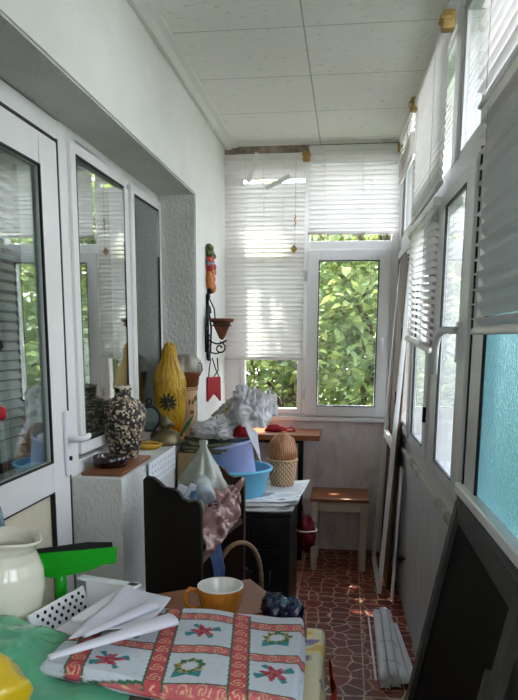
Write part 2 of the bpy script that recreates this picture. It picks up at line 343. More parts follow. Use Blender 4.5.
# ---- left two-pane window
b = MB(); frame_rect(b, 2.215, 3.47, .86, 2.039, .07, -.07, .0, 0, MI, .05)
b.box((2.875, -.07, .93), (2.93, 0, 1.97), 0, MI)
for a0, a1 in ((2.285, 2.875), (2.93, 3.40)): frame_rect(b, a0, a1, .93, 2.005, .045, -.05, .012, 0, MI)
w1 = struct('window_1', b, 'upvc', bevel=.004)
b = MB()
for a0, a1 in ((2.327, 2.833), (2.972, 3.358)): frame_rect(b, a0, a1, .972, 1.963, .006, .006, .0128, 0, MI)
b.build('glazing_seal', 'gasket', w1)
for a0, a1, k in ((2.32, 2.84, .015), (2.965, 3.365, .0)):
    c_ = (a0+a1)/2; b = MB()
    for q in (.004, .007): b.add([(a0, q+k*(a0-c_), .965), (a1, q+k*(a1-c_), .965), (a1, q+k*(a1-c_), 1.97), (a0, q+k*(a0-c_), 1.97)], [(0, 1, 2, 3)], 0, False, MI)
    b.build('pane', 'glass_door', w1, recalc=False)
# ---- balcony door, closed, glazed above a cream panel
b = MB(); frame_rect(b, .95, 2.215, 0, 2.035, .07, -.07, .0, 0, MI)
d1 = struct('door_1', b, 'upvc', bevel=.004)
b = MB(); b.box((1.02, -.055, .02), (1.12, .018, 1.955), 0, MI); b.box((2.03, -.055, .02), (2.16, .018, 1.955), 0, MI)
b.box((1.12, -.055, 1.855), (2.03, .018, 1.955), 0, MI); b.box((1.12, -.055, .845), (2.03, .018, .95), 0, MI); b.box((1.12, -.055, .02), (2.03, .018, .13), 0, MI)
leaf = b.build('door_leaf', 'upvc', d1, bevel=.005)
MB().box((1.11, -.03, .12), (2.04, .002, .855), 0, MI).build('lower_panel', 'panel_cream', leaf)
b = MB()
for q in (.006, .009): b.add([(1.11, q+.005, .94), (2.04, q-.005, .94), (2.04, q-.005, 1.865), (1.11, q+.005, 1.865)], [(0, 1, 2, 3)], 0, False, MI)
b.build('pane', 'glass_door', leaf, recalc=False)
b = MB(); frame_rect(b, 1.115, 2.035, .945, 1.86, .006, .011, .0188, 0, MI); frame_rect(b, 1.115, 2.035, .125, .85, .005, -.004, .0185, 0, MI)
b.box((2.158, -.05, .02), (2.168, .0186, 1.965), 0, MI); b.box((1.02, -.05, 1.953), (2.168, .0186, 1.963), 0, MI)
b.build('glazing_seal', 'gasket', leaf)
b = MB(); b.box((2.115, .018, .885), (2.150, .032, 1.105), 0, MI)
hp = b.build('handle_plate', 'white_plastic', d1, bevel=.006)
b = MB(); p = [MI @ Vector(q) for q in ((2.132, .03, 1.01), (2.132, .07, 1.01), (2.14, .076, 1.011), (2.175, .078, 1.012), (2.205, .072, 1.014))]
b.tube(p, [.012, .012, .013, .012, .009], 10); b.build('lever', 'white_plastic', hp)
b = MB(); b.tube([MI @ Vector((2.132, .03, .945)), MI @ Vector((2.132, .038, .945))], .008, 12); b.build('keyhole', 'metal_dark', hp)

# ---- back wall: painted board under the window, window_2 with two casements and a row of fixed panes above
struct('wall_back', MB().box((-.02, -.12, 0), (1.10, 0, .835), 0, MBK), 'under_window_wall')
b = MB(); b.box((-.02, -.1, 2.43), (1.12, .012, H_), 0, MBK); struct('trim_4', b, 'grimy_trim')
b = MB(); b.box((0, -.07, .835), (1.08, .025, .862), 0, MBK)            # sill strip
b.box((0, -.07, .862), (.10, 0, 2.43), 0, MBK)                          # left post
b.box((.49, -.068, .864), (.525, .004, 2.428), 0, MBK)                       # middle post
b.box((1.01, -.07, .862), (1.075, .01, 2.43), 0, MBK)                   # right corner post
b.box((.10, -.07, .862), (.49, 0, .885), 0, MBK); b.box((.525, -.07, .862), (1.01, 0, .88), 0, MBK)
b.box((.10, -.07, 1.865), (1.01, 0, 1.925), 0, MBK); b.box((.10, -.07, 2.36), (1.01, 0, 2.43), 0, MBK)
w2 = struct('window_2', b, 'upvc', bevel=.004)
b = MB(); frame_rect(b, .10, .49, .88, 1.865, .03, -.05, .008, 0, MBK); b.build('casement', 'upvc', w2, bevel=.004)
MB().box((.12, -.03, .9), (.475, -.024, 1.85), 0, MBK).build('pane', 'glass', w2)
b = MB(); frame_rect(b, .515, 1.012, .868, 1.872, .07, -.045, .028, 0, MBK, .065); ca = b.build('casement', 'upvc', w2, bevel=.006)
b = MB(); frame_rect(b, .583, .944, .931, 1.809, .006, .018, .0288, 0, MBK); b.build('glazing_seal', 'gasket', ca)
MB().box((.57, .016, .92), (.96, .020, 1.82), 0, MBK).build('pane', 'glass', ca)
b = MB(); b.box((.963, .026, 1.29), (.985, .038, 1.36), 0, MBK); b.tube([MBK @ Vector(q) for q in ((.974, .036, 1.345), (.974, .06, 1.345), (.974, .064, 1.32), (.974, .062, 1.24))], [.009, .009, .01, .008], 8)
b.build('handle', 'white_plastic', ca)
b = MB()
for z in (1.0, 1.72): b.tube([MBK @ Vector((.503, .012, z-.03)), MBK @ Vector((.503, .012, z+.03))], .008, 8)
b.build('hinge', 'upvc_grey', ca)
for a0, a1 in ((.10, .49), (.525, 1.01)): MB().box((a0, -.03, 1.92), (a1, -.024, 2.37), 0, MBK).build('pane', 'glass', w2)

# ---- right side: grey parapet boarding, mossy sill, aluminium-plastic window band
SE = S(YB)
struct('wall_right', MB().box((0, -.1, 0), (SE, 0, .755), 0, MR), 'parapet_board')
struct('window_sill', MB().box((0.02, -.1, .755), (SE, .012, .785), 0, MR), 'sill_paint', bevel=.004)
b = MB(); b.box((0, -.08, .785), (SE, -.004, .865), 0, MR)
b.box((0, -.08, 1.845), (SE, 0, 1.93), 0, MR); b.box((0, -.08, 2.40), (SE, 0, 2.44), 0, MR)
b.box((-.02, -.08, .785), (.07, .004, 2.44), 0, MR)
posts = [(.90, .96), (1.49, 1.60), (2.225, 2.30), (3.32, 3.40), (4.28, 4.36), (5.2, 5.27)]
for a0, a1 in posts: b.box((a0, -.08, .865), (a1, .004, 1.845), 0, MR)
for a0, a1 in [(.54, .62), (1.70, 1.79), (2.17, 2.25), (3.3, 3.36), (4.4, 4.46)]: b.box((a0, -.08, 1.93), (a1, .002, 2.40), 0, MR)
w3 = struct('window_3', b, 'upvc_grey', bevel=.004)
for a0, a1, gm, fw_ in ((.07, .90, 'glass', .05), (.96, 1.49, 'glass', .07), (1.62, 2.22, 'glass', .12), (2.30, 3.32, 'glass_frosted', .14), (3.40, 4.28, 'glass', .06), (4.36, 5.2, 'glass', .05), (5.27, SE, 'glass', .05)):
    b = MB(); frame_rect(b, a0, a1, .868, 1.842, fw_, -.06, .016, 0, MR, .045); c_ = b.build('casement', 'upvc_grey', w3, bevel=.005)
    b = MB(); frame_rect(b, a0+fw_-.003, a1-fw_+.003, .91, 1.80, .006, .008, .0168, 0, MR); b.build('glazing_seal', 'gasket', c_)
    MB().box((a0+fw_-.02, .005, .9), (a1-fw_+.02, .009, 1.81), 0, MR).build('pane', gm, c_)
    if a0 == 1.62:
        b = MB(); b.box((2.125, .014, 1.28), (2.155, .028, 1.40), 0, MR)
        b.tube([MR @ Vector(q) for q in ((2.14, .026, 1.375), (2.14, .062, 1.375), (2.13, .07, 1.372), (2.07, .072, 1.36), (2.03, .072, 1.325), (2.02, .07, 1.24))], [.011, .011, .012, .012, .012, .009], 10)
        b.build('handle', 'upvc_grey', c_)
    if a0 == .96:
        b = MB()
        for z in (1.05, 1.6): b.tube([MR @ Vector((1.485, .02, z-.03)), MR @ Vector((1.485, .02, z+.03))], .008, 8)
        b.build('hinge', 'gasket', c_)
MB().box((2.295, -.02, .868), (2.303, .02, 1.845), 0, MR).build('shadow_gap_seal', 'gasket', w3)
for a0, a1 in ((.07, .54), (.62, 1.70), (1.79, 2.17), (2.25, 3.3), (3.36, 4.4), (4.46, SE)):
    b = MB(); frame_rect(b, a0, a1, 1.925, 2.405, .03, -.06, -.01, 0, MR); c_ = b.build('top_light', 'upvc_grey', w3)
    MB().box((a0+.01, -.018, 1.93), (a1-.01, -.014, 2.4), 0, MR).build('pane', 'glass', c_)
MB().box((2.27, .0, .915), (SE, .035, .945), 0, MR).build('sill_ledge', 'upvc', w3, bevel=.005)
# end wall behind the camera
struct('wall_behind', MB().box((XI-.1, YB-.1, 0), (.75, YB, H_)), 'wall_paint')

# ------------------------------------------------------------------ outside: ground and trees below and beside the balcony
GZ = -2.6
struct('ground', MB().box((-14, -14, GZ-.1), (22, 34, GZ)), 'soil')
def tree(loc, blobs, n, leaf, mat, label, seed, name='leafy_tree', holes=-.22):
    rnd = random.Random(seed); base = Vector((loc[0], loc[1], GZ)); r = thing(name, base, label, 'tree')
    b = MB(); top = Vector((loc[0], loc[1], loc[2])); mid = base.lerp(top, .5)+Vector((.1, -.1, 0))
    b.tube([base, mid, top], [.14, .1, .04], 10); b.build('trunk', 'bark', r)
    b = MB()
    for c, q in blobs:
        c = Vector(c); st_ = base.lerp(top, .45+.3*rnd.random()); m = st_.lerp(c, .5)+Vector((rnd.uniform(-.2, .2), rnd.uniform(-.2, .2), .15))
        b.tube([st_, m, c, c+Vector((rnd.uniform(-.5, .5)*q[0], rnd.uniform(-.4, .4)*q[1], q[2]*.6))], [.045, .03, .018, .006], 6)
        for _ in range(6):
            e = c+Vector((rnd.uniform(-1, 1)*q[0]*.8, rnd.uniform(-1, 1)*q[1]*.8, rnd.uniform(-1, 1)*q[2]*.8)); b.tube([m.lerp(c, rnd.random()), (c+e)/2+Vector((0, 0, .1)), e], [.012, .009, .004], 5)
    b.build('branches', 'bark', r)
    b = MB(); cols = []
    tot = sum(q[0]*q[1]*q[2] for c, q in blobs)
    for c, q in blobs:
        c = Vector(c); k = int(n*q[0]*q[1]*q[2]/tot)
        for _ in range(k):
            while True:
                d = Vector((rnd.uniform(-1, 1), rnd.uniform(-1, 1), rnd.uniform(-1, 1)))
                if d.length < 1: break
            p = c+Vector((d.x*q[0], d.y*q[1], d.z*q[2]))
            if nz(p, 1.5, seed) < holes: continue
            L = leaf*rnd.uniform(.6, 1.25); w = L*.42
            M = Matrix.Translation(p) @ Euler((rnd.uniform(-1.1, .5), rnd.uniform(-.7, .7), rnd.uniform(0, 6.28))).to_matrix().to_4x4()
            b.add([(0, 0, 0), (-w*.8, L*.25, .12*L), (0, L*.3, 0), (w*.8, L*.25, .12*L), (-w*.75, L*.65, .1*L), (0, L*.68, -.02*L), (w*.75, L*.65, .1*L), (0, L*1.08, -.14*L)],
                  [(0, 2, 1), (0, 3, 2), (1, 2, 5, 4), (2, 3, 6, 5), (4, 5, 7), (5, 6, 7)], 0, False, M)
            g = min(1, max(0, rnd.gauss(.45, .22))); cols += [(g, g, g, 1)]*8
    b.build('leaves', mat, r, color=lambda i, p: cols[i], recalc=False, merge=False)
    return r
tree((-.6, 6.6, 2.6), [((-.9, 6.4, 1.0), (.9, .8, 1.0)), ((-1.3, 6.8, 2.2), (.9, .8, .8)), ((-.4, 6.7, -.2), (1.0, .7, .8))], 6500, .088, 'leaf_bright', 'leafy tree outside, seen below the long blind', 11)
tree((.35, 6.3, 2.7), [((.1, 6.0, 1.3), (.75, .7, .8)), ((.25, 6.1, .2), (.8, .7, .7)), ((.3, 6.4, 2.3), (.8, .8, .6)), ((-.42, 5.75, 4.38), (.5, .4, .3))], 8500, .098, 'leaf_bright', 'broad leaved bright green tree filling the open view of the casement', 12)  # last, highest clump is out of view, added to break up sun on the floor
tree((1.6, 8.2, 3.2), [((1.3, 7.6, 1.6), (1.0, 1.0, 1.1)), ((1.9, 8.4, .2), (1.1, 1.0, 1.2)), ((2.1, 9.2, 2.4), (1.1, 1.0, .9)), ((.9, 9, .5), (1, 1, 1.4)), ((1.5, 6.6, .9), (.55, .8, .9)), ((1.2, 6.7, -.2), (.5, .7, .8)), ((1.9, 8, -.8), (.9, .9, .9))], 8500, .15, 'leaf_bright', 'green tree outside the glazed side, glimpsed through the casement with the lever', 13)
tree((-.2, 10.5, 3.4), [((-1.5, 10.5, .6), (1.6, 1, 1.6)), ((.6, 10.5, .9), (1.6, 1, 1.7)), ((0, 10.8, 2.6), (1.8, 1, 1.0)), ((2.4, 11, 1), (1.3, 1, 1.7)), ((.2, 10.6, -1.2), (2.2, 1, 1.2))], 11500, .19, 'leaf_bright', 'dense tree standing farthest out, behind the bright leaved one at the end window', 14, holes=-.8)
tree((3.4, 4.2, 3.4), [((3.1, 4.0, 1.3), (.9, 1.3, 1.2)), ((3.4, 5.4, .4), (.9, 1.2, 1.2)), ((3.4, 2.9, .6), (.9, 1.2, 1.2))], 3200, .16, 'leaf_bright', 'green tree outside the glazed side, mirrored in the left window panes', 15)
tree((3.6, .8, 3.0), [((3.3, .8, 1.1), (.9, 1.3, 1.1)), ((3.5, -.6, .3), (.9, 1.2, 1.1)), ((3.5, 1.8, .2), (.9, 1.0, 1.0))], 2600, .16, 'leaf_deep', 'green tree outside beside the camera, mirrored in the balcony door glass', 16)

# ------------------------------------------------------------------ venetian blinds
def blind(M, s0, s1, zt, zb, t, label, group, pitch=.026, wid=.031, tilt=70, mat='slat_white', skip=(), brackets=(0, 1), droop=0, stack=0, cords=None, sag=0):
    """headrail, slats, bottom rail, ladder cords and end brackets; s along the wall, t off it"""
    org = M @ Vector(((s0+s1)/2, t, zb)); r = thing('venetian_blind', org, label, 'blind', group)
    MB().box((s0, t-.014, zt-.028), (s1, t+.014, zt), 0, M).build('headrail', 'slat_rail', r, bevel=.003)
    b = MB(); z = zt-.045; k = 0; zlist = []
    if stack:
        zz = zb+.022
        while zz < zb+.022+stack*.0055: zlist.append((zz, 8)); zz += .0055
        hang = []
    if not stack: pitch = (z-zb-.022)/max(1, round((z-zb-.022)/pitch))
    while z > zb+.02+stack*.0055:
        if not any(a < z < c for a, c in skip): zlist.append((z, tilt))
        z -= pitch
    for z, tl in zlist:
        tl = R(tl+random.uniform(-4, 4)); dz = random.uniform(-.001, .001); e = random.uniform(-.0025, .0025)
        prof = []
        for i in range(5):
            u = (i/4-.5)*wid; bow = .2*wid*(1-(2*i/4-1)**2)
            prof.append((u*math.cos(tl)+bow*math.sin(tl), -u*math.sin(tl)+bow*math.cos(tl)))
        n = 10
        def fn(u, v, prof=prof, z=z):
            i = min(3, int(v*4)); f = v*4-i; a, c = prof[i], prof[i+1]
            s = s0+.004+(s1-s0-.008)*u
            return M @ Vector((s+e, t+a[0]+(c[0]-a[0])*f, z+dz+a[1]+(c[1]-a[1])*f-sag*math.sin(PI*u)-droop*u))
        b.grid(fn, n, 4)
    b.build('slats', mat, r, recalc=False)
    b = MB()
    n = 10; pts = [(s0+(s1-s0)*i/n, t, zb+.008-droop*i/n-sag*math.sin(PI*i/n)) for i in range(n+1)]
    b.tube([M @ Vector(p) for p in pts], .013, 8, flat=.6); b.build('bottom_rail', 'slat_rail', r)
    for c in (cords or ((s0+(s1-s0)*.2), (s0+(s1-s0)*.8))):
        for dt in (-.016, .016):
            b = MB(); b.tube([M @ Vector((c, t+dt, zt-.02)), M @ Vector((c, t+dt, zb-droop*(c-s0)/(s1-s0)+.006))], .0011, 5); b.build('ladder_cord', 'cord', r)
    for e in brackets:
        s = (s0, s1)[e]; b = MB(); b.box((s-.022, t-.02, zt-.045), (s+.022, t+.022, zt+.012), 0, M); b.box((s-.026, t-.012, zt-.02), (s+.026, t+.03, zt-.004), 0, M)
        b.build('bracket', 'yellowed_plastic', r, bevel=.006)
    return r
GB = 'venetian blinds at the balcony windows'
BT = .055
# back wall, left: the long one with a few slats missing near the top
bl = blind(MBK, .012, .50, 2.41, 1.215, BT, 'long white blind left of the open casement, some slats broken out near its top', GB, tilt=-68, skip=((2.25, 2.283),), brackets=(1,), cords=(.14, .37, .25))
b = MB(); b.box((-.012, -.003, -.085), (.012, .003, .085), 0, MBK @ T(.185, BT+.02, 2.335) @ RY(R(18))); b.box((-.013, -.003, -.08), (.013, .003, .08), 0, MBK @ T(.335, BT+.022, 2.25) @ RY(R(66)))
b.build('loose_slat', 'slat_white', bl)
b = MB(); b.box((.012, BT-.004, 2.243), (.13, BT+.004, 2.283), 0, MBK); b.build('slat_end', 'slat_white', bl)
b = MB(); cp = MBK @ Vector((.44, BT+.02, 2.40)); b.tube([cp, cp+Vector((0, 0, -.30)), cp+Vector((0, 0, -.52))], .0012, 5)
b.tube([cp+Vector((.003*math.sin(i), 0, -.335-.006*i)) for i in range(12)], .004, 6)
b.prism([(-.02, 0), (0, -.026), (.022, 0), (0, .026)], -.002, .002, 1, 0, T(*(cp+Vector((-.006, 0, -.53)))))
b.build('pull_cord', 'yellowed_plastic', bl)
br = blind(MBK, .515, 1.045, 2.45, 1.955, BT, 'short white blind hanging above the casement with the leafy view', GB, tilt=-64, brackets=(1,), cords=(.61, .83), skip=((2.34, 2.358),))
b = MB()
for c in (.61, .85): b.tube([MBK @ Vector((c-.02, BT+.018, 1.945)), MBK @ Vector((c, BT+.026, 1.962)), MBK @ Vector((c+.02, BT+.018, 1.945))], .004, 6)
b.tube([MBK @ Vector((.885, BT+.02, 2.43)), MBK @ Vector((.885, BT+.02, 1.55))], .001, 5); b.build('clip', 'slat_rail', br)
# right wall
blind(MR, .36, .92, 2.40, 2.165, .045, 'raised blind with bunched slats in the far corner of the glazed side', GB, stack=16, tilt=55, brackets=(1,), sag=.008)
blind(MR, 1.0, 1.79, 2.375, 1.855, .045, 'bright closed blind over the top panes midway along the glazed side', GB, tilt=-62, brackets=(0, 1))
blind(MR, .965, 1.74, 1.83, 1.345, .045, 'lowered blind with crooked half open slats at the middle casement', GB, tilt=-35, brackets=(), droop=.045, cords=(1.1, 1.56))
blind(MR, 2.40, 3.5, 2.385, 1.905, .045, 'closed blind over the top pane nearest the camera', GB, tilt=-42, pitch=.032, wid=.040, mat='slat_bright', brackets=(0, 1), cords=(2.52, 3.3))
blind(MR, 2.465, 3.5, 1.885, 1.362, .045, 'big lowered blind above the frosted blue pane', GB, tilt=-42, pitch=.034, wid=.042, mat='slat_bright', brackets=(), cords=(2.55, 3.3))
blind(MR, 3.53, 4.32, 1.885, 1.33, .045, 'lowered blind out of view beside the camera, added to dim the foreground', GB, tilt=-46, pitch=.031, wid=.038, brackets=(), cords=(3.7, 4.2))  # this blind and the next are unseen, added to darken the foreground
blind(MR, 3.53, 4.32, 2.385, 1.905, .045, 'unseen closed blind over the top pane beside the camera, added to dim the foreground', GB, tilt=-46, pitch=.031, wid=.038, brackets=(), cords=(3.7, 4.2))
blind(MI, 1.13, 2.04, 1.87, .97, -.085, 'grey looking blind inside the glass of the balcony door', GB, tilt=45, brackets=(), pitch=.03, cords=(1.3, 1.93))

# ------------------------------------------------------------------ far right corner
# leaning fly screen with a crossbar
def lean(x0, k): return lambda y, z, off=0: Vector((x0+k*z-.021*(y-3.5)+off, y, z))
L1 = lean(.203, .056)
fs = thing('fly_screen', L1(3.75, 0), 'tall white framed fly screen with a crossbar leaning in the far right corner', 'fly screen')
def bar(name, a, c, w, d, mat, par):
    a = Vector(a); c = Vector(c); v = (c-a).normalized(); q = v.cross(Vector((1, 0, 0))).normalized(); n_ = v.cross(q)
    M = Matrix((( v.x, q.x, n_.x, a.x), (v.y, q.y, n_.y, a.y), (v.z, q.z, n_.z, a.z), (0, 0, 0, 1)))
    return MB().box((0, -w/2, -d/2), ((c-a).length, w/2, d/2), 0, M).build(name, mat, par, bevel=.002)
bar('stile', L1(3.5, 0), L1(3.5, 1.79), .035, .022, 'upvc', fs); bar('stile', L1(4.02, 0), L1(4.02, 1.84), .035, .022, 'upvc', fs)
bar('top_rail', L1(3.5, 1.78), L1(4.02, 1.83), .035, .022, 'upvc', fs); bar('bottom_rail', L1(3.5, .02), L1(4.02, .02), .035, .022, 'upvc', fs)
bar('crossbar', L1(3.5, .80), L1(4.02, .80), .04, .024, 'upvc', fs)
b = MB()
for z in (1.37, 1.05): MB().box((-.016, -.01, -.03), (-.008, .01, .03), 0, T(*L1(3.5, z))).build('hinge', 'gasket', fs)

b = MB(); b.box((0, -.26, 0), (.018, .26, 1.80), 0, T(.236, 3.80, .0) @ RZ(R(1.4)) @ RY(R(1.6)))
origin(tag(b.build('wooden_plank', 'plank_brown', bevel=.003), 'brown wooden board standing behind the white screen frame in the corner', 'board'), (.24, 3.86, 0))
b = MB(); b.box((0, -.045, 0), (.008, .045, .70), 0, T(.262, 3.42, 0) @ RY(R(1.8)))  # white strip stands in for a slit of sunlight on the wall
origin(tag(b.build('sunlit_wall_strip', 'white_plastic', bevel=.002), 'white upright strip added in place of the sunlit wall beside the fly screen', 'strip'), (.27, 3.42, 0))
kb = MB(); q = MR @ Vector((S(3.30), 0, .262)); kb.tube([q, q+nd*.012, q+nd*.014, q+nd*.03, q+nd*.036], [.008, .009, .017, .018, .01], 12)
tag(kb.build('wall_peg', 'metal_dark'), 'small dark round knob fixed low on the grey boarding', 'knob')

# bundle of spare slats on the floor: every slat a thing
def flat_slat(w, L, mat):
    b = MB(); n = 6
    prof = [((i/n-.5)*w, .005*(1-(2*i/n-1)**2)) for i in range(n+1)]
    b.grid(lambda u, v: Vector((prof[int(round(u*n))][0], v*L, prof[int(round(u*n))][1])), n, 8)
    return b.build('blind_slat', mat, solid=.0012)
random.seed(3)
first = None; spec = []
for k in range(5):
    for q in range(2 if k < 4 else 1):
        spec.append((.182+.043*q+.006*(k % 3)-.002*k, 2.475+.014*((k*2+q) % 4), .003+.0085*k, .72-.01*k+.02*q, -1.2+.9*q+.35*k, 0))
spec += [(.272, 2.52, .003, .60, 3.2, 0), (.270, 2.55, .0115, .55, 3.6, 0), (.264, 2.49, .020, .62, 3.0, 0)]
slats = []
for i, (x, y, z, L, a, rl) in enumerate(spec):
    if first is None: o = first = flat_slat(.038, 1, 'slat_plastic')
    else: o = first.copy(); COL.objects.link(o)
    o.location = (x, y, z); o.rotation_euler = (R(-.2), rl, R(a)); o.scale = (1, L, 1)
    tag(o, 'white plastic blind slat in the tied bundle on the floor by the grey boarding', 'slat', 'spare blind slats in the bundle on the floor'); slats.append(o)
b = MB(); b.box((-.018, 0, 0), (.018, .52, .012), 0, T(.292, 2.56, .002) @ RZ(R(4.5)))
tag(b.build('plastic_trim', 'slat_plastic', bevel=.002), 'wider white trim strip lying apart, against the grey boarding beside the slats', 'strip')
b = MB(); b.box((-.004, 0, 0), (.004, .66, .006), 0, T(.148, 2.53, .002) @ RZ(R(1)))
tag(b.build('plastic_rod', 'white_plastic'), 'thin white rod lying on the tiles left of the slat bundle', 'rod')
b = MB()
for y, w_ in ((2.62, 'near'), (2.80, 'far')):
    b = MB(); b.tube([(.158+.1*u+.0, y+.01*math.sin(9*u), .004+.052*math.sin(PI*u)**.6) for u in [i/10 for i in range(11)]], .0016, 5)
    tag(b.build('string', 'cord'), 'thin string tied round the slat bundle at the end %s' % ('close to the leaning mesh screen' if w_ == 'near' else 'close to the stool'), 'string')

# near leaning fly screen, dark mesh
L2 = lambda y, z, off=0: Vector((.182+.185*z+off, y, z))
f2 = thing('fly_screen', L2(1.65, 0), 'large dark mesh screen in a grey frame leaning under the frosted pane', 'fly screen')
bar('stile', L2(2.0, 0), L2(2.0, .885), .05, .022, 'screen_frame', f2); st_ = bar('stile', L2(1.27, 0), L2(1.27, .885), .05, .022, 'screen_frame', f2)
bar('top_rail', L2(2.0, .86), L2(1.27, .86), .075, .02, 'screen_frame', f2); bar('bottom_rail', L2(2.0, .03), L2(1.27, .03), .05, .022, 'screen_frame', f2)
M = Matrix.Translation(L2(1.27, 0)); a0 = L2(1.99, .02, .004); 
b = MB(); b.add([L2(1.99, .03, .004), L2(1.28, .03, .004), L2(1.28, .86, .004), L2(1.99, .86, .004), L2(1.99, .03, .005), L2(1.28, .03, .005), L2(1.28, .86, .005), L2(1.99, .86, .005)], [(0, 1, 2, 3), (7, 6, 5, 4)])
b.build('mesh', 'fly_mesh', f2, recalc=False)
b = MB(); b.prism([(-.022, 0), (.0, -.012), (.0, .075), (-.018, .06)], -.004, .012, 0, 0, T(*(L2(1.315, .62, -.014))) @ RY(R(10.5)))
b.build('grip_tab', 'screen_frame', f2, bevel=.002)

# ------------------------------------------------------------------ stool and corner table
st = thing('stool', (-.02, 3.95, 0), 'low stool with a brown wooden seat and pale painted legs under the window', 'stool')
MB().box((-.193, 3.80, .415), (.147, 4.10, .437)).build('seat', 'wood_stool', st, bevel=.004)
for x, y in ((-.165, 3.83), (.119, 3.83), (-.165, 4.07), (.119, 4.07)):
    b = MB(); b.add([(x-.017, y-.017, 0), (x+.017, y-.017, 0), (x+.017, y+.017, 0), (x-.017, y+.017, 0), (x-.022, y-.022, .415), (x+.022, y-.022, .415), (x+.022, y+.022, .415), (x-.022, y+.022, .415)], [(0, 3, 2, 1), (4, 5, 6, 7), (0, 1, 5, 4), (1, 2, 6, 5), (2, 3, 7, 6), (3, 0, 4, 7)])
    b.build('leg', 'stool_paint', st, bevel=.003)
b = MB(); b.box((-.15, 3.815, .355), (.105, 3.833, .415)); b.box((-.15, 4.067, .355), (.105, 4.085, .415)); b.box((-.18, 3.85, .355), (-.162, 4.05, .415)); b.box((.117, 3.85, .355), (.135, 4.05, .415))
b.build('apron', 'stool_paint', st, bevel=.002)
ct = thing('corner_table', (-.45, 4.03, 0), 'narrow brown wooden table on a dark leg below the window', 'table')
MB().box((-.75, 3.88, .757), (-.148, 4.185, .79)).build('table_top', 'wood_stool', ct, bevel=.004)
for x, y in ((-.262, 3.98), (-.70, 3.98)): MB().box((x-.016, y-.016, 0), (x+.016, y+.016, .757)).build('leg', 'black_enamel', ct, bevel=.002)
b = MB(); b.box((-.70, 3.97, .727), (-.262, 3.99, .757)); b.build('rail', 'black_enamel', ct)

# crumpled cloth and bag shapes
def crumple(c, r, amp, seed, n=26, flat=True, s=6, ridg=.5, bag=False):
    c = Vector(c)
    def fn(d):
        if bag:   # sharp pleats and creases of thin plastic
            w = Vector((nz(d, 1.3, seed), nz(d, 1.3, seed+1), nz(d, 1.3, seed+2)))
            e = Vector((d.x, d.y, d.z*.6))+w*.5
            return 1+amp*(.9*nz(d, 1.6, seed)+1.1*(.28-abs(nz(e, 2.6, seed+3)))+.7*(.25-abs(nz(e, 5.2, seed+5)))+.35*(.25-abs(nz(e, 10, seed+6))))
        k = 1+amp*nz(d, s*.35, seed)+amp*ridg*abs(nz(d, s*.9, seed+3))-amp*.35*abs(nz(d, s*2, seed+5))
        return k
    b = MB(); b.ball(c, r, n, 0, fn)
    if flat:
        zf = c.z-(r[2] if not isinstance(r, (int, float)) else r)*.55
        for v in b.v:
            if v.z < zf: v.z = zf
    return b

# ------------------------------------------------------------------ hangings on the left wall
WX = XL+.006
pw = thing('wall_ornament', (WX, 3.685, 1.59), 'bright painted ceramic ornament like a string of peppers hanging on the left wall', 'wall ornament')
rp = random.Random(5)
def lump(name, mat, z0, z1, half, k, size, long=1.4):
    b = MB()
    for q in range(k):
        z = z0+(z1-z0)*(q+.5)/k; y = rp.uniform(-1, 1)*half; r_ = size*rp.uniform(.8, 1.15)
        b.ball((WX+r_*.9+rp.uniform(0, .006), 3.69+y, z), (r_, r_*1.25, r_*long), 10, 0, lambda d: 1+.08*nz(d, 3, q))
    b.ball((WX+.006, 3.69, (z0+z1)/2), (.008, half+.012, (z1-z0)/2+.012), 12)
    return b.build(name, mat, pw)
lump('leafy_top', 'pepper_green', 1.775, 1.835, .055, 9, .016, 1.0)
lump('red_fruit', 'pepper_red', 1.69, 1.765, .055, 9, .017, 1.2)
lump('blue_band', 'pepper_blue', 1.735, 1.757, .06, 6, .015, .9)
lump('orange_pepper', 'pepper_orange', 1.615, 1.695, .050, 9, .017, 1.7)
lump('dark_tip', 'dark_brown', 1.592, 1.606, .02, 3, .013, 1.0)
sc_ = thing('wall_planter', (WX, 3.74, 1.24), 'black wrought iron wall bracket holding a brown clay cone', 'wall planter')
def arc(c, r, a0, a1, n=14, plane='yz'):
    return [Vector((c[0], c[1]+r*math.cos(R(a0+(a1-a0)*i/n)), c[2]+r*math.sin(R(a0+(a1-a0)*i/n)))) if plane == 'yz' else Vector((c[0]+r*math.cos(R(a0+(a1-a0)*i/n)), c[1], c[2]+r*math.sin(R(a0+(a1-a0)*i/n)))) for i in range(n+1)]
b = MB(); y0 = 3.64
b.tube([(WX+.008, y0, 1.25), (WX+.008, y0, 1.56)], .008, 8); b.tube([(WX+.010, y0-.06, 1.27), (WX+.012, y0-.075, 1.40), (WX+.010, y0-.012, 1.52)], .006, 6); b.tube([(WX+.010, y0+.06, 1.27), (WX+.012, y0+.075, 1.40), (WX+.010, y0+.012, 1.52)], .006, 6)
b.ball((WX+.012, y0, 1.565), (.012, .02, .02), 10); b.ball((WX+.012, y0, 1.25), (.012, .022, .03), 10)
for z, q in ((1.33, 1), (1.43, -1), (1.48, 1)): b.tube(arc((WX+.012, y0+q*.035, z), .034, 0, 300), .004, 6)
sp = [(WX+.012+.10*u, y0+.0, 1.335-.02*math.sin(PI*u)) for u in [i/8 for i in range(9)]]
b.tube(sp, .005, 6)
spir = [Vector((WX+.075+(.034-.0022*i)*math.cos(R(90-38*i)), y0, 1.292+(.034-.0022*i)*math.sin(R(90-38*i)))) for i in range(13)]
b.tube(spir, .0045, 6); b.tube([(WX+.01, y0, 1.27), (WX+.05, y0, 1.262), spir[4]], .004, 6)
b.tube(arc((WX+.08, y0, 1.40), .052, 0, 360, 20, 'x') if False else [Vector((WX+.085+.05*math.cos(2*PI*i/20), y0+.05*math.sin(2*PI*i/20), 1.412)) for i in range(20)], .004, 6, closed=True)
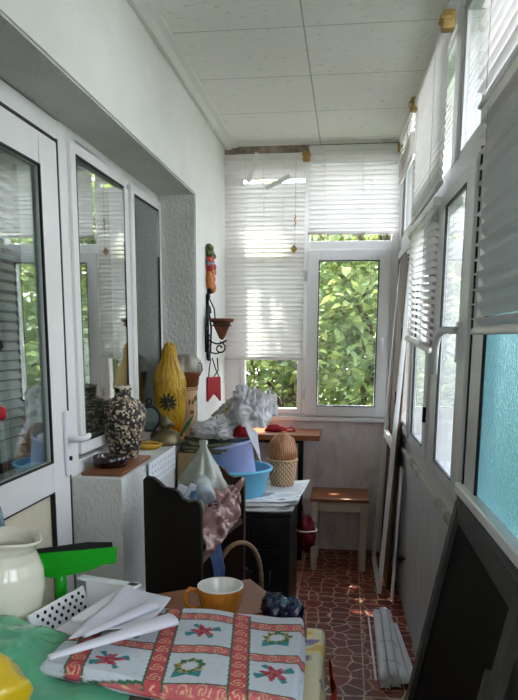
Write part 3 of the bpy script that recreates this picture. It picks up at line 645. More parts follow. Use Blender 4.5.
b.tube([(WX+.02, y0, 1.55), (WX+.045, y0, 1.50), (WX+.06, y0-.045, 1.42)], .004, 6)
b.build('iron_scroll', 'iron', sc_)
b = MB(); cm = T(WX+.085, y0, 0)
b.lathe([(.001, 1.335), (.014, 1.345), (.046, 1.415), (.048, 1.43), (.062, 1.432), (.066, 1.44), (.063, 1.449), (.052, 1.448), (.044, 1.43), (.02, 1.38), (.001, 1.365)], 24, 0, cm, caps=False)
b.build('clay_cone', 'terracotta_dark', sc_)
rh = thing('hanging_holder', (WX, 3.68, 1.0), 'red swallow tailed holder hanging from a dark cord below the iron bracket', 'holder')
M = T(WX+.036, 3.66, 0) @ RZ(R(-42))
b = MB(); b.prism([(-.044, 1.135), (.044, 1.135), (.046, .998), (.0, 1.045), (-.046, .998)], -.008, .008, 0, 0, M); b.build('red_body', 'red_enamel', rh, bevel=.003)
b = MB(); P = lambda y, z: M @ Vector((0, y, z))
b.tube([P(-.035, 1.135), P(-.03, 1.18), P(-.02, 1.235)], .0035, 6); b.tube([P(.035, 1.135), P(.012, 1.18), P(-.01, 1.238)], .0035, 6); b.tube([P(0, 1.135), P(.03, 1.17), P(.025, 1.238)], .0035, 6)
b.build('cord', 'iron', rh)

# ------------------------------------------------------------------ things on the parapet ledge
LZ = .86
b = MB(); b.box((-.075, -.19, 0), (.075, .19, .012), 0, T(-.858, 2.44, LZ+.001) @ RZ(R(1)))
origin(tag(b.build('wooden_board', 'wood_board', bevel=.002), 'thin brown board on the near end of the white ledge under the vase', 'board'), (-.858, 2.44, LZ))
LB = LZ+.0135
# speckled vase: base about 2.56 m away
va = thing('vase', (-.872, 2.555, LB), 'big bulbous vase speckled black and cream on the ledge', 'vase')
prof = [(.001, 0), (.046, 0), (.05, .006), (.060, .05), (.074, .11), (.084, .165), (.0855, .195), (.078, .222), (.058, .245), (.034, .256), (.029, .262), (.031, .285), (.0345, .300), (.0345, .306), (.030, .306), (.026, .285), (.024, .262), (.03, .24), (.001, .10)]
prof = [(r*1.06, z*.94) for r, z in prof]
b = MB(); b.lathe(prof, 44, 0, T(-.872, 2.555, LB), caps=False); b.build('body', 'vase_speckle', va)
b = MB(); b.lathe([(.036, .279), (.0377, .281), (.0377, .2865), (.0345, .289)], 36, 0, T(-.872, 2.555, LB), caps=False); b.build('rim', 'panel_cream', va)
b = MB(); b.lathe([(.001, 0), (.058, 0), (.062, .004), (.0625, .036), (.060, .04), (.054, .04), (.052, .036), (.05, .01), (.001, .008)], 36, 0, T(-.868, 2.375, LB), caps=False)
at_ = b.build('ashtray', 'red_glass'); origin(tag(at_, 'round dark red glass ashtray on the brown board before the vase', 'ashtray'), (-.868, 2.375, LB))
pl = thing('saucer', (-.865, 2.85, LZ), 'yellow and red saucer on the ledge between the vase and the lamp', 'saucer')
b = MB(); b.lathe([(.001, .001), (.04, .001), (.058, .014), (.064, .022), (.062, .025), (.05, .018), (.001, .012)], 32, 0, T(-.865, 2.86, LZ), caps=False); b.build('dish', 'plate_yellow', pl)
b = MB(); b.lathe([(.001, .0135), (.03, .0145), (.05, .0195)], 32, 0, T(-.865, 2.86, LZ), caps=False); b.build('red_middle', 'plate_red', pl)
# oil lamp with its round mirror
ol = thing('oil_lamp', (-.825, 3.0, LZ), 'old brass oil lamp with a round mirror reflector on the ledge', 'oil lamp')
b = MB(); b.lathe([(.001, 0), (.070, 0), (.074, .006), (.070, .02), (.066, .05), (.05, .062), (.03, .066), (.024, .075), (.001, .075)], 36, 0, T(-.825, 3.0, LZ), caps=False); b.build('oil_font', 'brass', ol)
b = MB(); b.lathe([(.018, .07), (.026, .08), (.03, .098), (.024, .11), (.014, .116), (.010, .13), (.001, .131)], 20, 0, T(-.825, 3.0, LZ), caps=False); b.build('burner', 'brass', ol)
b = MB(); b.tube([(-.80, 2.985, LZ+.095), (-.785, 2.975, LZ+.094)], .003, 6); b.tube([(-.785, 2.975, LZ+.094), (-.78, 2.972, LZ+.094)], .011, 12); b.build('wick_wheel', 'brass', ol)
MM = T(-.885, 2.95, .985) @ RZ(R(36)) @ RX(R(90))
b = MB(); b.lathe([(.046, -.004), (.058, -.004), (.061, 0), (.058, .006), (.046, .007), (.046, -.004)], 36, 0, MM @ Matrix.Diagonal((.95, 1.05, 1, 1)), caps=False); mf = b.build('mirror_frame', 'metal_dark', ol)
b = MB(); b.lathe([(.001, .003), (.047, .003)], 36, 0, MM @ Matrix.Diagonal((.95, 1.05, 1, 1)), caps=False); b.build('mirror', 'mirror_glass', mf)
b = MB(); b.tube([(-.84, 3.0, LZ+.06), (-.87, 2.985, LZ+.06), (-.885, 2.958, .925)], .004, 6); b.tube([Vector((-.885, 2.95, 1.062))+Vector((.012*math.cos(2*PI*i/12), 0, .014*math.sin(2*PI*i/12))) for i in range(12)], .003, 6, closed=True); b.build('bracket', 'metal_dark', ol)
# yellow carrier bag pulled over something tall
yb = thing('carrier_bag', (-.838, 3.14, LZ), 'tall yellow plastic carrier bag with a dark flower print standing on the ledge', 'bag')
def ybprof(z):
    pts = [(0, .045), (.03, .052), (.12, .064), (.24, .075), (.29, .074), (.33, .064), (.365, .046), (.39, .036), (.425, .034), (.448, .026), (.458, .002)]
    for (a, r), (c, q) in zip(pts, pts[1:]):
        if a <= z <= c: f = (z-a)/(c-a); return r+(q-r)*f
    return .001
b = MB(); NV = 110; NU = 150
def ybf(u, v):
    z = .458*v; a = 2*PI*u; r = ybprof(z)
    k = 1.02+.02*math.sin(5*a+9*z)*(z > .02)+.13*(.28-abs(nz((math.cos(a)*1.5, math.sin(a)*1.5, z*3.5), 1.6, 8)))+.10*(.25-abs(nz((math.cos(a)*2, math.sin(a)*2, z*8+math.sin(a)), 2.4, 11)))+.06*nz((math.cos(a)*2, math.sin(a)*2, z*9), 1.2, 2)-.09*abs(nz((math.cos(a)*2.2, math.sin(a)*2.2, z*16), 1.9, 5))
    return Vector((-.838+r*k*math.cos(a), 3.14+r*k*math.sin(a)*.85, LZ+.003+z+.008*math.sin(3*a)*(v > .95)))
b.grid(ybf, NU, NV)
def ybcol(i, p):
    base = lin('d0a632'); d = nz(p, 14, 4); base = tuple(v*(1+.35*d) for v in base[:3])+(1,)
    if p.z < .97: f = min(1, (.97-p.z)/.06); o_ = lin('c07a14'); base = tuple(base[k]*(1-f)+o_[k]*f for k in range(3))+(1,)
    x = p.x+.835; z = p.z-1.045; q = math.hypot(x, z)
    if p.y < 3.14 and q < .05:
        a = math.atan2(z, x)
        if q < .022+.022*abs(math.sin(5.5*a)): return lin('3d3a24')
    return base
b.build('bag_body', 'print_bag', yb, color=ybcol)
# clay pot with script lettering, wrapped in clear film on top
fp = thing('flowerpot', (-.795, 3.29, LZ), 'tall tan clay pot with a script inscription behind the yellow bag', 'flowerpot')
PM = T(-.806, 3.305, LZ)
b = MB(); b.lathe([(.001, 0), (.040, 0), (.044, .01), (.066, .25), (.060, .25), (.04, .02), (.001, .02)], 40, 0, PM, caps=False); b.build('body', 'terracotta', fp)
b = MB(); b.lathe([(.0655, .245), (.070, .26), (.076, .31), (.078, .318), (.072, .32), (.066, .3), (.060, .245)], 40, 0, PM, caps=False); b.build('rim', 'terracotta_rim', fp)
b = MB()
def onpot(a, z): r = .044+.0227*z/.25*1.0+.0012; a = R(a); return PM @ Vector((r*math.cos(a), r*math.sin(a), z))
b.tube([onpot(-62+3.2*i+3*math.sin(i*1.3), .165+.018*math.sin(i*1.9)+.0015*i) for i in range(20)], .0014, 5)
b.tube([onpot(-48+2*i, .12+.012*math.cos(i*1.7)) for i in range(12)], .0012, 5)
for z in (.232, .24): b.tube([onpot(i*10, z) for i in range(36)], .0012, 5, closed=True)
b.build('inscription', 'script_ink', fp)
b = MB()
b.lathe([(.074, .315), (.078, .34), (.072, .375), (.05, .40), (.02, .405)], 40, 0, PM, fold=lambda a, z, i: .09*math.sin(7*a+20*z)+.07*math.sin(11*a), caps=False)
b.build('film_cover', 'wrap_clear', fp)
b = MB(); b.tube([PM @ Vector((.078, -.01, .30)), PM @ Vector((.094, -.012, .33)), PM @ Vector((.09, -.01, .36)), PM @ Vector((.075, -.01, .365))], .003, 6); b.build('wire_loop', 'terracotta_dark', fp)
# orange handled scissors and a green blade
sz = thing('scissors', (-.77, 3.13, LZ), 'orange handled scissors lying on the ledge at the foot of the yellow bag', 'scissors')
b = MB()
for dx, dy in ((-.012, 0), (.028, .012)): b.tube([Vector((-.80+dx+.016*math.cos(2*PI*i/14), 3.06+dy+.028*math.sin(2*PI*i/14), LZ+.02+.012*math.sin(2*PI*i/14)+.3*dx)) for i in range(14)], .0045, 6, closed=True)
b.build('handles', 'orange_plastic', sz)
b = MB(); b.box((-.004, 0, 0), (.004, .09, .003), 0, T(-.79, 3.085, LZ+.018) @ RZ(R(-12))); b.build('blades', 'chrome', sz)
b = MB(); b.prism([(-.006, 0), (.006, 0), (.009, .07), (.001, .12), (-.008, .07)], -.001, .001, 1, 0, T(-.768, 3.055, LZ+.035) @ RY(R(33)))
b.tube([(-.795, 3.07, LZ+.003), (-.768, 3.055, LZ+.045)], .005, 6)
tag(b.build('green_blade', 'leaf_green_blade'), 'green pointed plant stake sticking up before the flowerpot', 'plant stake')

# white plate full of small holes, leaning on the parapet face over the wooden rack
b = MB(); b.box((-.003, -.20, -.05), (.003, .20, .05), 0, T(-.757, 2.70, .817) @ RX(R(1.2)))
wp = thing('perforated_plate', (-.757, 2.70, .77), 'white perforated plastic plate propped along the parapet above the rack', 'plate'); b.build('plate', 'white_plastic', wp, bevel=.002)
b = MB()
for i in range(9):
    for j in range(3):
        c = Vector((-.7535, 2.54+.04*i, .79+.027*j)); b.tube([c, c+Vector((.0012, 0, 0))], .004, 6)
b.build('holes', 'blue_grey', wp)

# ------------------------------------------------------------------ dark wooden rack with scalloped side boards
RM = T(-.637, 2.035, 0) @ RZ(R(-11))
sc = [(0, 0), (0, .900), (.012, .912), (.035, .910), (.055, .897), (.075, .880), (.105, .878), (.125, .868), (.14, .848), (.158, .840), (.182, .846), (.196, .838), (.2, .82), (.2, 0)]
rk = thing('rack', RM @ Vector((.1, .2, 0)), 'blackened wooden rack with scalloped side boards against the white parapet', 'rack')
b = MB(); b.prism(sc, 0, .02, 1, 0, RM); b.build('side_panel', 'wood_black', rk, bevel=.003)
b = MB(); b.prism(sc, .40, .42, 1, 0, RM); b.build('side_panel', 'wood_dark', rk, bevel=.003)
for z in (.67, .22): MB().box((.006, .02, z), (.194, .40, z+.018), 0, RM).build('shelf', 'wood_dark', rk)
MB().box((.0, .02, .60), (.008, .40, .69), 0, RM).build('back_rail', 'wood_dark', rk)
def RP(x, y, z): return RM @ Vector((x, y, z))
def drape(name, mat, pts, amp, seed, nu=26, nv=26, thick=.002, parent=None, freq=14, color=None):
    """a crumpled sheet stretched over four corners a, b, c, d"""
    a, b_, c, d = [Vector(p) for p in pts]; n_ = (b_-a).cross(d-a).normalized(); m = MB()
    def fn(u, v):
        p = (a*(1-u)+b_*u)*(1-v)+(d*(1-u)+c*u)*v
        return p+n_*amp*(nz(p, freq, seed)+.5*abs(nz(p, freq*2.2, seed+2)))+Vector((nz(p, freq, seed+5), nz(p, freq, seed+6), nz(p, freq, seed+7)))*amp*.5
    m.grid(fn, nu, nv); return m.build(name, mat, parent, solid=thick, recalc=False, color=color)
# clear bag of odds and ends
pb = thing('plastic_bag', RP(.09, .30, .69), 'cloudy clear plastic bag rising to a peak, stuffed with odds and ends, on the rack', 'bag')
bp = RP(.075, .315, .69); b = MB()
b.lathe([(.001, 0), (.07, 0), (.086, .03), (.09, .06), (.088, .09), (.082, .12), (.075, .15), (.063, .175), (.05, .20), (.028, .24), (.012, .275), (.016, .295), (.004, .30)], 40, 0, T(*bp), fold=lambda a, z, i: .13*math.sin(5*a+22*z)+.10*math.sin(9*a-15*z)+.06*math.sin(17*a+9*z), caps=False)
b.build('film', 'bag_clear', pb)
b = MB()
for q, r_ in (((-.02, -.01, .05), (.05, .05, .05)), ((.03, .0, .06), (.035, .04, .05)), ((.0, .0, .13), (.035, .035, .04)), ((-.01, .01, .19), (.02, .02, .03))): b.ball(bp+Vector(q), r_, 14, 0, lambda d: 1+.15*nz(d, 3, 2))
b.build('contents', 'bag_innards', pb)
# two small white cartons
for i, (x, y, rz, lab) in enumerate(((.035, .115, -6, 'small white carton standing tilted on the rack, beside the black side board'), (.068, .135, -2, 'small white carton on the rack, the one touching the blue printed packet'))):
    b = MB(); b.box((-.014, -.009, 0), (.014, .009, .105), 0, T(*RP(x, y, .765)) @ RZ(R(rz)) @ RY(R(24)) @ RX(R(-20)))
    tag(b.build('carton', 'paper_white', bevel=.002), lab, 'carton', 'white cartons on the rack')
hb = crumple(RP(.075, .16, .735), (.075, .12, .05), .35, 4); tag(hb.build('grocery_bag', 'bag_white'), 'crushed white plastic bag filling the rack under the cartons', 'bag')
hb = crumple(RP(.125, .175, .815), (.042, .05, .035), .4, 9, s=8); tag(hb.build('packet', 'blue_white_print'), 'crumpled packet printed blue and white beside the bottle on the rack', 'packet')
hb = crumple(RP(.12, .09, .79), (.05, .035, .035), .4, 19, s=8); tag(hb.build('rag', 'bag_innards'), 'greyish crumpled rag on the rack just behind the black side board', 'rag')
bo = thing('bottle', RP(.165, .17, .80), 'clear plastic bottle lying with its round base towards the camera on the rack', 'bottle')
BM = T(*RP(.168, .125, .825)) @ RZ(R(18)) @ RX(R(-78))
b = MB(); b.lathe([(.001, .006), (.022, .0), (.030, .006), (.031, .02), (.029, .05), (.031, .08), (.030, .12), (.013, .16), (.011, .175)], 30, 0, BM, caps=False); b.build('body', 'bottle_clear', bo)
b = MB(); b.lathe([(.0125, .168), (.0135, .168), (.0135, .186), (.001, .187)], 20, 0, BM, caps=False); b.build('cap', 'blue_gloss', bo)
tag(drape('wrapping_sheet', 'wrap_pink', [RP(.13, .05, .80), RP(.205, .03, .64), RP(.215, .30, .72), RP(.20, .37, .84)], .03, 3, 44, 44, .0015, None, 24), 'crackling pinkish clear wrapping hanging over the rack edge below the bottle', 'wrapping')
tag(drape('wrapping_sheet', 'wrap_pink', [RP(.09, .20, .82), RP(.20, .10, .79), RP(.205, .38, .82), RP(.10, .38, .80)], .03, 8, 44, 44, .0015, None, 24), 'crackling clear wrapping lying loose on the rack next to the dark end board', 'wrapping')
tag(drape('rag', 'blue_rag', [RP(.19, .08, .672), RP(.202, .12, .50), RP(.204, .19, .52), RP(.19, .20, .672)], .012, 5, 12, 16), 'blue rag hanging down from the rack shelf under the pinkish wrapping', 'rag')

# rattan basket with a hoop handle on the floor
BX = Vector((-.365, 2.22, 0)); rb = thing('rattan_basket', BX, 'dark rattan basket with a tall hoop handle on the floor behind the mug', 'basket')
b = MB(); k = []
prof = [(.001, .0), (.085, .0), (.09, .01), (.105, .2), (.112, .43), (.104, .43), (.098, .2), (.08, .02), (.001, .02)]
b.lathe(prof, 48, 0, T(*BX), fold=lambda a, z, i: .03*math.sin(24*a+(i % 2)*PI), caps=False); b.build('body', 'wicker_dark', rb)
for nm, r_ in (('rim', .112),):
    b = MB(); b.tube([BX+Vector((r_*math.cos(2*PI*i/40), r_*math.sin(2*PI*i/40), .435)) for i in range(40)], .010, 8, closed=True); b.build(nm, 'wicker', rb)
b = MB(); hh = [BX+Vector((-.075*math.cos(PI*i/20), .055-.06*math.cos(PI*i/20), .43+.20*math.sin(PI*i/20)**.7)) for i in range(21)]; b.tube(hh, .009, 8); b.build('handle', 'wicker_dark', rb)
b = crumple(BX+Vector((0, 0, .405)), (.085, .085, .03), .3, 6); b.build('lining', 'blue_grey', rb)

# ------------------------------------------------------------------ black enamel cabinet (an old stove) with things on top
cbx = thing('stove_cabinet', (-.485, 3.05, 0), 'old black enamelled metal cabinet standing beyond the rack', 'cabinet')
b = MB(); b.box((-.742, 2.82, .05), (-.228, 3.30, .585)); b.build('body', 'black_enamel', cbx, bevel=.006)
MB().box((-.745, 2.80, .585), (-.222, 3.305, .605)).build('top_plate', 'black_enamel', cbx, bevel=.004)
MB().box((-.72, 2.803, .45), (-.262, 2.822, .575)).build('upper_panel', 'black_enamel', cbx, bevel=.004)
d_ = MB().box((-.72, 2.803, .10), (-.262, 2.822, .435)).build('door', 'black_enamel', cbx, bevel=.004)
b = MB(); b.tube([(-.395, 2.803, .335), (-.395, 2.783, .335), (-.395, 2.783, .285), (-.31, 2.783, .285), (-.31, 2.783, .335), (-.31, 2.803, .335)], .004, 6); b.build('handle', 'metal_dark', d_)
b = MB(); b.tube([(-.415, 2.803, .345), (-.415, 2.787, .345), (-.415, 2.778, .345)], [.008, .013, .008], 12); b.build('knob', 'metal_dark', cbx)
b = MB()
for i in range(4): b.box((-.44+.022*i, 2.799, .48), (-.43+.022*i, 2.803, .55))
b.build('vent_slots', 'metal_dark', cbx)
for x in (-.245, -.72):
    for y in (2.84, 3.27): MB().box((x-.015, y-.015, 0), (x+.015, y+.015, .05)).build('leg', 'metal_dark', cbx)
MB().box((-.262, 2.80, .05), (-.228, 2.82, .585)).build('corner_post', 'metal_dark', cbx, bevel=.003)
def newscol(seed, base):
    base = lin(base)
    def f(i, p):
        r_ = math.sin(p.y*420+seed) ; k = nz((p.x*9, p.y*14, seed), 1, seed)
        if k > .05 and r_ > .1: v = .62
        elif k < -.33: v = .42
        else: v = 1
        return tuple(c*v for c in base[:3])+(1,)
    return f
def paper(name, pts, z, seed, base, label, curl=.01, grp=None):
    a, b_, c, d = [Vector((x, y, z)) for x, y in pts]; m = MB()
    def fn(u, v):
        p = (a*(1-u)+b_*u)*(1-v)+(d*(1-u)+c*u)*v
        return p+Vector((0, 0, curl*(max(0, u-.75)*4)**2*(.5+.5*math.sin(3*v+seed))+.0015*nz(p, 12, seed)))
    m.grid(fn, 60, 60); return tag(m.build(name, 'print_news', solid=.003, color=newscol(seed, base), recalc=False), label, 'newspaper', grp)
paper('newspaper', [(-.60, 2.79), (-.215, 2.80), (-.205, 3.22), (-.60, 3.24)], .6095, 1, '9c9a97', 'grey printed newspaper on the black cabinet, lowest sheet at its front edge', .006)
paper('newspaper', [(-.52, 2.84), (-.20, 2.88), (-.195, 3.32), (-.55, 3.28)], .616, 2, 'b3b1ae', 'folded newspaper on the black cabinet, directly under the white sheet', .012)
paper('newspaper', [(-.62, 2.88), (-.205, 2.93), (-.175, 3.40), (-.60, 3.36)], .6225, 3, 'd9d9da', 'white topmost sheet of paper under the blue basin, its corner curling off the cabinet', .02)
ZC = .627
bs = thing('basin', (-.50, 3.05, ZC), 'round sky blue plastic basin on the papers', 'basin')
b = MB(); b.lathe([(.001, 0), (.125, 0), (.132, .006), (.158, .115), (.168, .118), (.170, .127), (.164, .131), (.154, .124), (.128, .012), (.001, .008)], 56, 0, T(-.50, 3.05, ZC), caps=False); b.build('bowl', 'sky_blue_plastic', bs)
bk = thing('bucket', (-.495, 3.05, ZC+.015), 'lavender blue bucket tilted inside the sky blue basin', 'bucket')
BK = T(-.485, 3.05, ZC+.028) @ RY(R(-13)) 
b = MB(); b.lathe([(.001, 0), (.082, 0), (.086, .006), (.103, .20), (.110, .203), (.111, .214), (.104, .217), (.098, .205), (.082, .012), (.001, .010)], 48, 0, BK, caps=False); b.build('body', 'lavender_plastic', bk)
b = MB(); b.tube([BK @ Vector((.108*math.cos(a), .108*math.sin(a)*.9-.0, .19+.03*abs(math.sin(a)))) for a in [PI*1.02+PI*.96*i/20 for i in range(21)]], .003, 6); b.build('bail', 'chrome', bk)
wbk = thing('wicker_basket', (-.305, 3.27, .63), 'small pale wicker basket on the papers right of the blue basin', 'basket')
b = MB(); n = 60
def wk(u, v):
    a = 2*PI*u; r_ = .054+.016*v; w = .0025*math.sin(a*20+(int(v*11) % 2)*PI); return Vector((-.305+(r_+w)*math.cos(a), 3.27+(r_+w)*math.sin(a), .63+.125*v))
b.grid(wk, 160, 44)
def wkc(i, p):
    a = math.atan2(p.y-3.27, p.x+.305); r_ = int((p.z-.63)*88); k = math.sin(a*20+(r_ % 2)*PI)
    return lin('5d452f') if abs(k) < .25 else (lin('cfae8d') if k > 0 else lin('a98865'))
b.build('body', 'print_news', wbk, solid=.004, color=wkc)
b = MB(); b.lathe([(.001, 0), (.054, 0), (.054, .006), (.001, .006)], 40, 0, T(-.305, 3.27, .628), caps=False); b.build('bottom', 'wicker', wbk)
b = MB(); b.tube([Vector((-.305+.071*math.cos(2*PI*i/36), 3.27+.071*math.sin(2*PI*i/36), .756+.002*math.sin(i*2.5))) for i in range(36)], .006, 8, closed=True); b.build('rim', 'wicker', wbk)
b = crumple((-.308, 3.27, .80), (.074, .066, .083), .12, 12, 36, False); tag(b.build('bundle', 'net_brown'), 'round brown netted bundle bulging out of the small wicker basket', 'bundle')
# heap behind: box, old papers, bags
b = MB(); b.box((-.752, 2.93, .627), (-.665, 3.29, .835)); tag(b.build('cardboard_box', 'card', bevel=.003), 'cardboard box wedged between the wall and the lavender bucket', 'box')
for i, (x, y, a, z, lab) in enumerate(((-.645, 3.06, 12, .838, 'lowest of the folded khaki papers beside the bucket'), (-.635, 3.05, 4, .852, 'middle one of the folded khaki papers beside the bucket'), (-.645, 3.08, 20, .866, 'topmost of the folded khaki papers beside the bucket, under the white bag'))):
    b = MB(); M = T(x, y, z) @ RZ(R(a)) @ RY(R(3))
    b.grid(lambda u, v: M @ Vector(((u-.5)*.20, (v-.5)*.25, .004*math.sin(6*u+i)+.004*nz((u, v, i), 4))), 16, 16); tag(b.build('folded_paper', 'khaki_paper', solid=.009), lab, 'paper', 'folded khaki papers')
b = crumple((-.60, 3.10, .915), (.105, .085, .055), .5, 21, 84, True, 9, bag=True); tag(b.build('grocery_bag', 'bag_white'), 'crumpled white plastic bag lying on the khaki papers', 'bag')
b = crumple((-.455, 3.15, .995), (.098, .082, .112), .45, 33, 96, True, 9, bag=True); tag(b.build('grocery_bag', 'bag_white'), 'large crumpled white plastic bag heaped on the bucket in front of the window', 'bag')
b = crumple((-.368, 3.22, 1.02), (.036, .05, .075), .45, 41, 64, True, 9, bag=True); tag(b.build('grocery_bag', 'bag_white'), 'thin white bag at the right end of the heap against the window', 'bag')
def pbag(i, p):
    q = Vector((p.x+.50, 0, p.z-1.035))
    if abs(p.x+.487) < .032 and abs(p.z-1.03) < .022: return lin('2b3f8f')
    if abs(p.x+.545) < .03 and abs(p.z-.998) < .02: return lin('d7c75a')
    return lin('dedbe0')
b = crumple((-.545, 3.24, 1.0), (.10, .05, .06), .4, 52, 84, True, 6, bag=True)
for v in b.v: v.z += (v.x+.545)*.45
tag(b.build('printed_bag', 'print_bag', color=pbag), 'white plastic bag with a blue and a yellow patch at the back of the heap', 'bag')
b = crumple((-.47, 3.05, .915), (.04, .035, .03), .4, 61); tag(b.build('rag', 'red_cloth'), 'dark red rag peeking out of the bucket under the white bags', 'rag')
tag(drape('paper_bag', 'paper_white', [(-.46, 2.99, .975), (-.40, 3.0, .93), (-.372, 2.96, .79), (-.395, 2.965, .84)], .008, 15, 14, 20), 'pale bluish paper corner hanging from the heap down over the bucket', 'paper')
# red things
rs = thing('red_bag', (-.40, 4.02, .79), 'red cloth purse with a strap lying on the corner table', 'bag')
b = crumple((-.43, 4.02, .806), (.055, .045, .026), .3, 71); b.build('body', 'red_cloth', rs)
b = MB(); b.tube([(-.40, 4.0, .80), (-.355, 3.98, .815), (-.315, 3.97, .826), (-.30, 3.98, .80), (-.33, 4.0, .798), (-.38, 4.03, .80)], .009, 8, flat=.5); b.build('strap', 'red_enamel', rs)
rc = thing('hanging_bag', (-.195, 3.22, .29), 'dark crimson cloth bag tied with a white cord hanging off the black cabinet', 'bag')
b = crumple((-.178, 3.22, .40), (.046, .075, .085), .3, 81, 34, False, 7); b.build('body', 'crimson_cloth', rc)
b = MB(); b.tube([(-.178+.052*math.cos(2*PI*i/20), 3.22+.083*math.sin(2*PI*i/20), .415-.012*math.sin(2*PI*i/20)) for i in range(20)], .003, 6, closed=True)
b.build('tie', 'cord', rc)
b = MB(); b.tube([(-.19, 3.22, .47), (-.20, 3.215, .54), (-.218, 3.21, .607), (-.235, 3.21, .609)], .003, 6); b.build('drawstring', 'crimson_cloth', rc)

# ------------------------------------------------------------------ foreground table
tb = thing('table', (-.38, 1.08, 0), 'small table under the flowered oilcloth close to the camera', 'table')
TZ = .712
MB().box((-.735, .74, TZ-.03), (-.04, 1.405, TZ)).build('table_top', 'wood_board', tb, bevel=.003)
for x, y in ((-.70, .78), (-.075, .78), (-.70, 1.365), (-.075, 1.365)): MB().box((x-.022, y-.022, 0), (x+.022, y+.022, TZ-.03)).build('leg', 'stool_paint', tb, bevel=.003)
def oilcol(i, p):
    k = nz((p.x*1.0, p.y, p.z*1.0), 17, 3); base = lin('cfc6a4')
    if k > .30: return lin('c7a13e')
    if k > .18: return lin('d9c878')
    if nz(p, 24, 9) > .42: return lin('6b4f86')
    if nz(p, 21, 13) > .45: return lin('8a5d34')
    return base
b = MB(); prof = [(-.74, TZ+.002)]+[(-.74+.1*i, TZ+.002) for i in range(1, 7)]+[(-.052, TZ+.002), (-.040, TZ+.0015), (-.034, TZ-.004), (-.031, TZ-.02), (-.028, TZ-.1), (-.026, TZ-.2), (-.024, TZ-.24)]
def oc(u, v):
    k = u*(len(prof)-1); i = min(len(prof)-2, int(k)); f = k-i; x = prof[i][0]+(prof[i+1][0]-prof[i][0])*f; z = prof[i][1]+(prof[i+1][1]-prof[i][1])*f
    y = .735+.675*v; d = max(0, TZ-.01-z)
    return Vector((x+d*.10*math.sin(y*22)+(.0), y, z))
b.grid(oc, 104, 90); oc_ = b.build('oilcloth', 'print_oil', solid=.0015, color=oilcol)
tag(oc_, 'cream oilcloth with yellow flowers covering the table and hanging over its edge', 'oilcloth')
tag(drape('cloth', 'orange_cloth', [(-.016, 1.37, .66), (-.012, 1.06, .67), (.004, 1.04, .36), (-.006, 1.36, .36)], .014, 91, 20, 24), 'red orange cloth hanging beside the table under the oilcloth edge', 'cloth')
# what lies under the red tablecloth
def albumcol(i, p):
    x = (p.x+.385)/.115; y = (p.y-1.05)/.085; r_ = math.hypot(x, y)
    if r_ < 1: return lin('6f6a5e') if nz(p, 60, 2) > 0 else lin('2b2a26')
    if r_ < 1.12: return lin('b9a77a')
    return lin('a08a62') if nz(p, 40, 4) > -.1 else lin('8c3b2c')
b = MB(); b.box((-.53, .93, TZ+.004), (-.255, 1.30, TZ+.019)); 
b.grid(lambda u, v: Vector((-.53+.275*u, .93+.37*v, TZ+.0195)), 110, 140)
tag(b.build('picture_book', 'print_gloss', color=albumcol), 'book with an oval picture on its cover, under the red and white tablecloth', 'book')
b = MB(); b.grid(lambda u, v: Vector((-.25+.17*u, .90+.36*v, TZ+.005+.004*math.sin(4*u)+.006*(1-v))), 12, 12)
tag(b.build('paper_sheet', 'paper_white', solid=.0015), 'white sheet of paper sticking out from under the tablecloth front edge', 'paper')
# red and white tablecloth, folded
FL, FR, BR, BL = Vector((-.535, 1.06)), Vector((-.062, .978)), Vector((-.074, 1.33)), Vector((-.52, 1.345))
def cbase(u, v): p = (FL*(1-u)+FR*u)*(1-v)+(BL*(1-u)+BR*u)*v; return p
def seg(d, w): return abs(d) < w
def ccol(i, P):
    x, y = P.x, P.y; u = x+.13*(y-1.3); wv = lin('bcc2cb'); red = lin('b04a52'); gold = lin('d2a987'); grn = lin('2d5f45'); teal = lin('2f7f84')
    yy = y+.06*(x+.3)
    for c in (-.3485, -.2015, -.495, -.055):
        d = u-c
        if abs(d) < .0185:
            if abs(d) > .0145: return grn
            # the band stripes cross: scrolls of gold
            s_ = math.hypot(d, ((y*1.0+c) % .034)-.017)
            if abs((s_*260+math.atan2(((y+c) % .034)-.017, d)) % 2.2) < .7 and s_ < .0135: return gold
            return red
    for c in (1.152, 1.013, 1.291):
        d = yy-c
        if abs(d) < .0165:
            if abs(d) > .0130: return grn
            s_ = math.hypot(d, (x % .034)-.017)
            if abs((s_*260+math.atan2((x % .034)-.017, d)) % 2.2) < .7 and s_ < .0135: return gold
            return lin('b85f64')
    # motifs in the white squares: red blossoms and green wreaths by turns
    for k, (mx, my, kind) in enumerate(((-.268, 1.226, 0), (-.262, 1.086, 1), (-.122, 1.236, 1), (-.112, 1.086, 0), (-.41, 1.086, 0), (-.415, 1.225, 1))):
        dx, dy = x-mx, (y-my); r_ = math.hypot(dx, dy); a = math.atan2(dy, dx)
        if kind == 0:
            if r_ < .010+.020*abs(math.sin(2.5*a+k))*(.7+.3*math.sin(7*a)): return lin('a9505c') if nz((x, y, 0), 130, 2) > -.1 else lin('8d2f3b')
            if r_ < .036 and (abs(math.sin(a-.4)) < .28 or abs(math.sin(a+.9)) < .16): return teal
        else:
            if .015+.002*math.sin(13*a) < r_ < .027+.003*math.sin(9*a)+.004*nz((x, y, 0), 160, 8): return lin('3b6a45') if nz((x, y, 0), 150, 5) > -.15 else lin('b08a4a')
            if -.040 < dy < -.018 and abs(dx) < .026 and abs(dy+.028) < .003+.4*abs(dx): return teal
    if nz((x, y, 0), 90, 7) > .38: return lin('b9bcc2')
    return wv
b = MB(); NU, NV = 230, 190; CT = .775
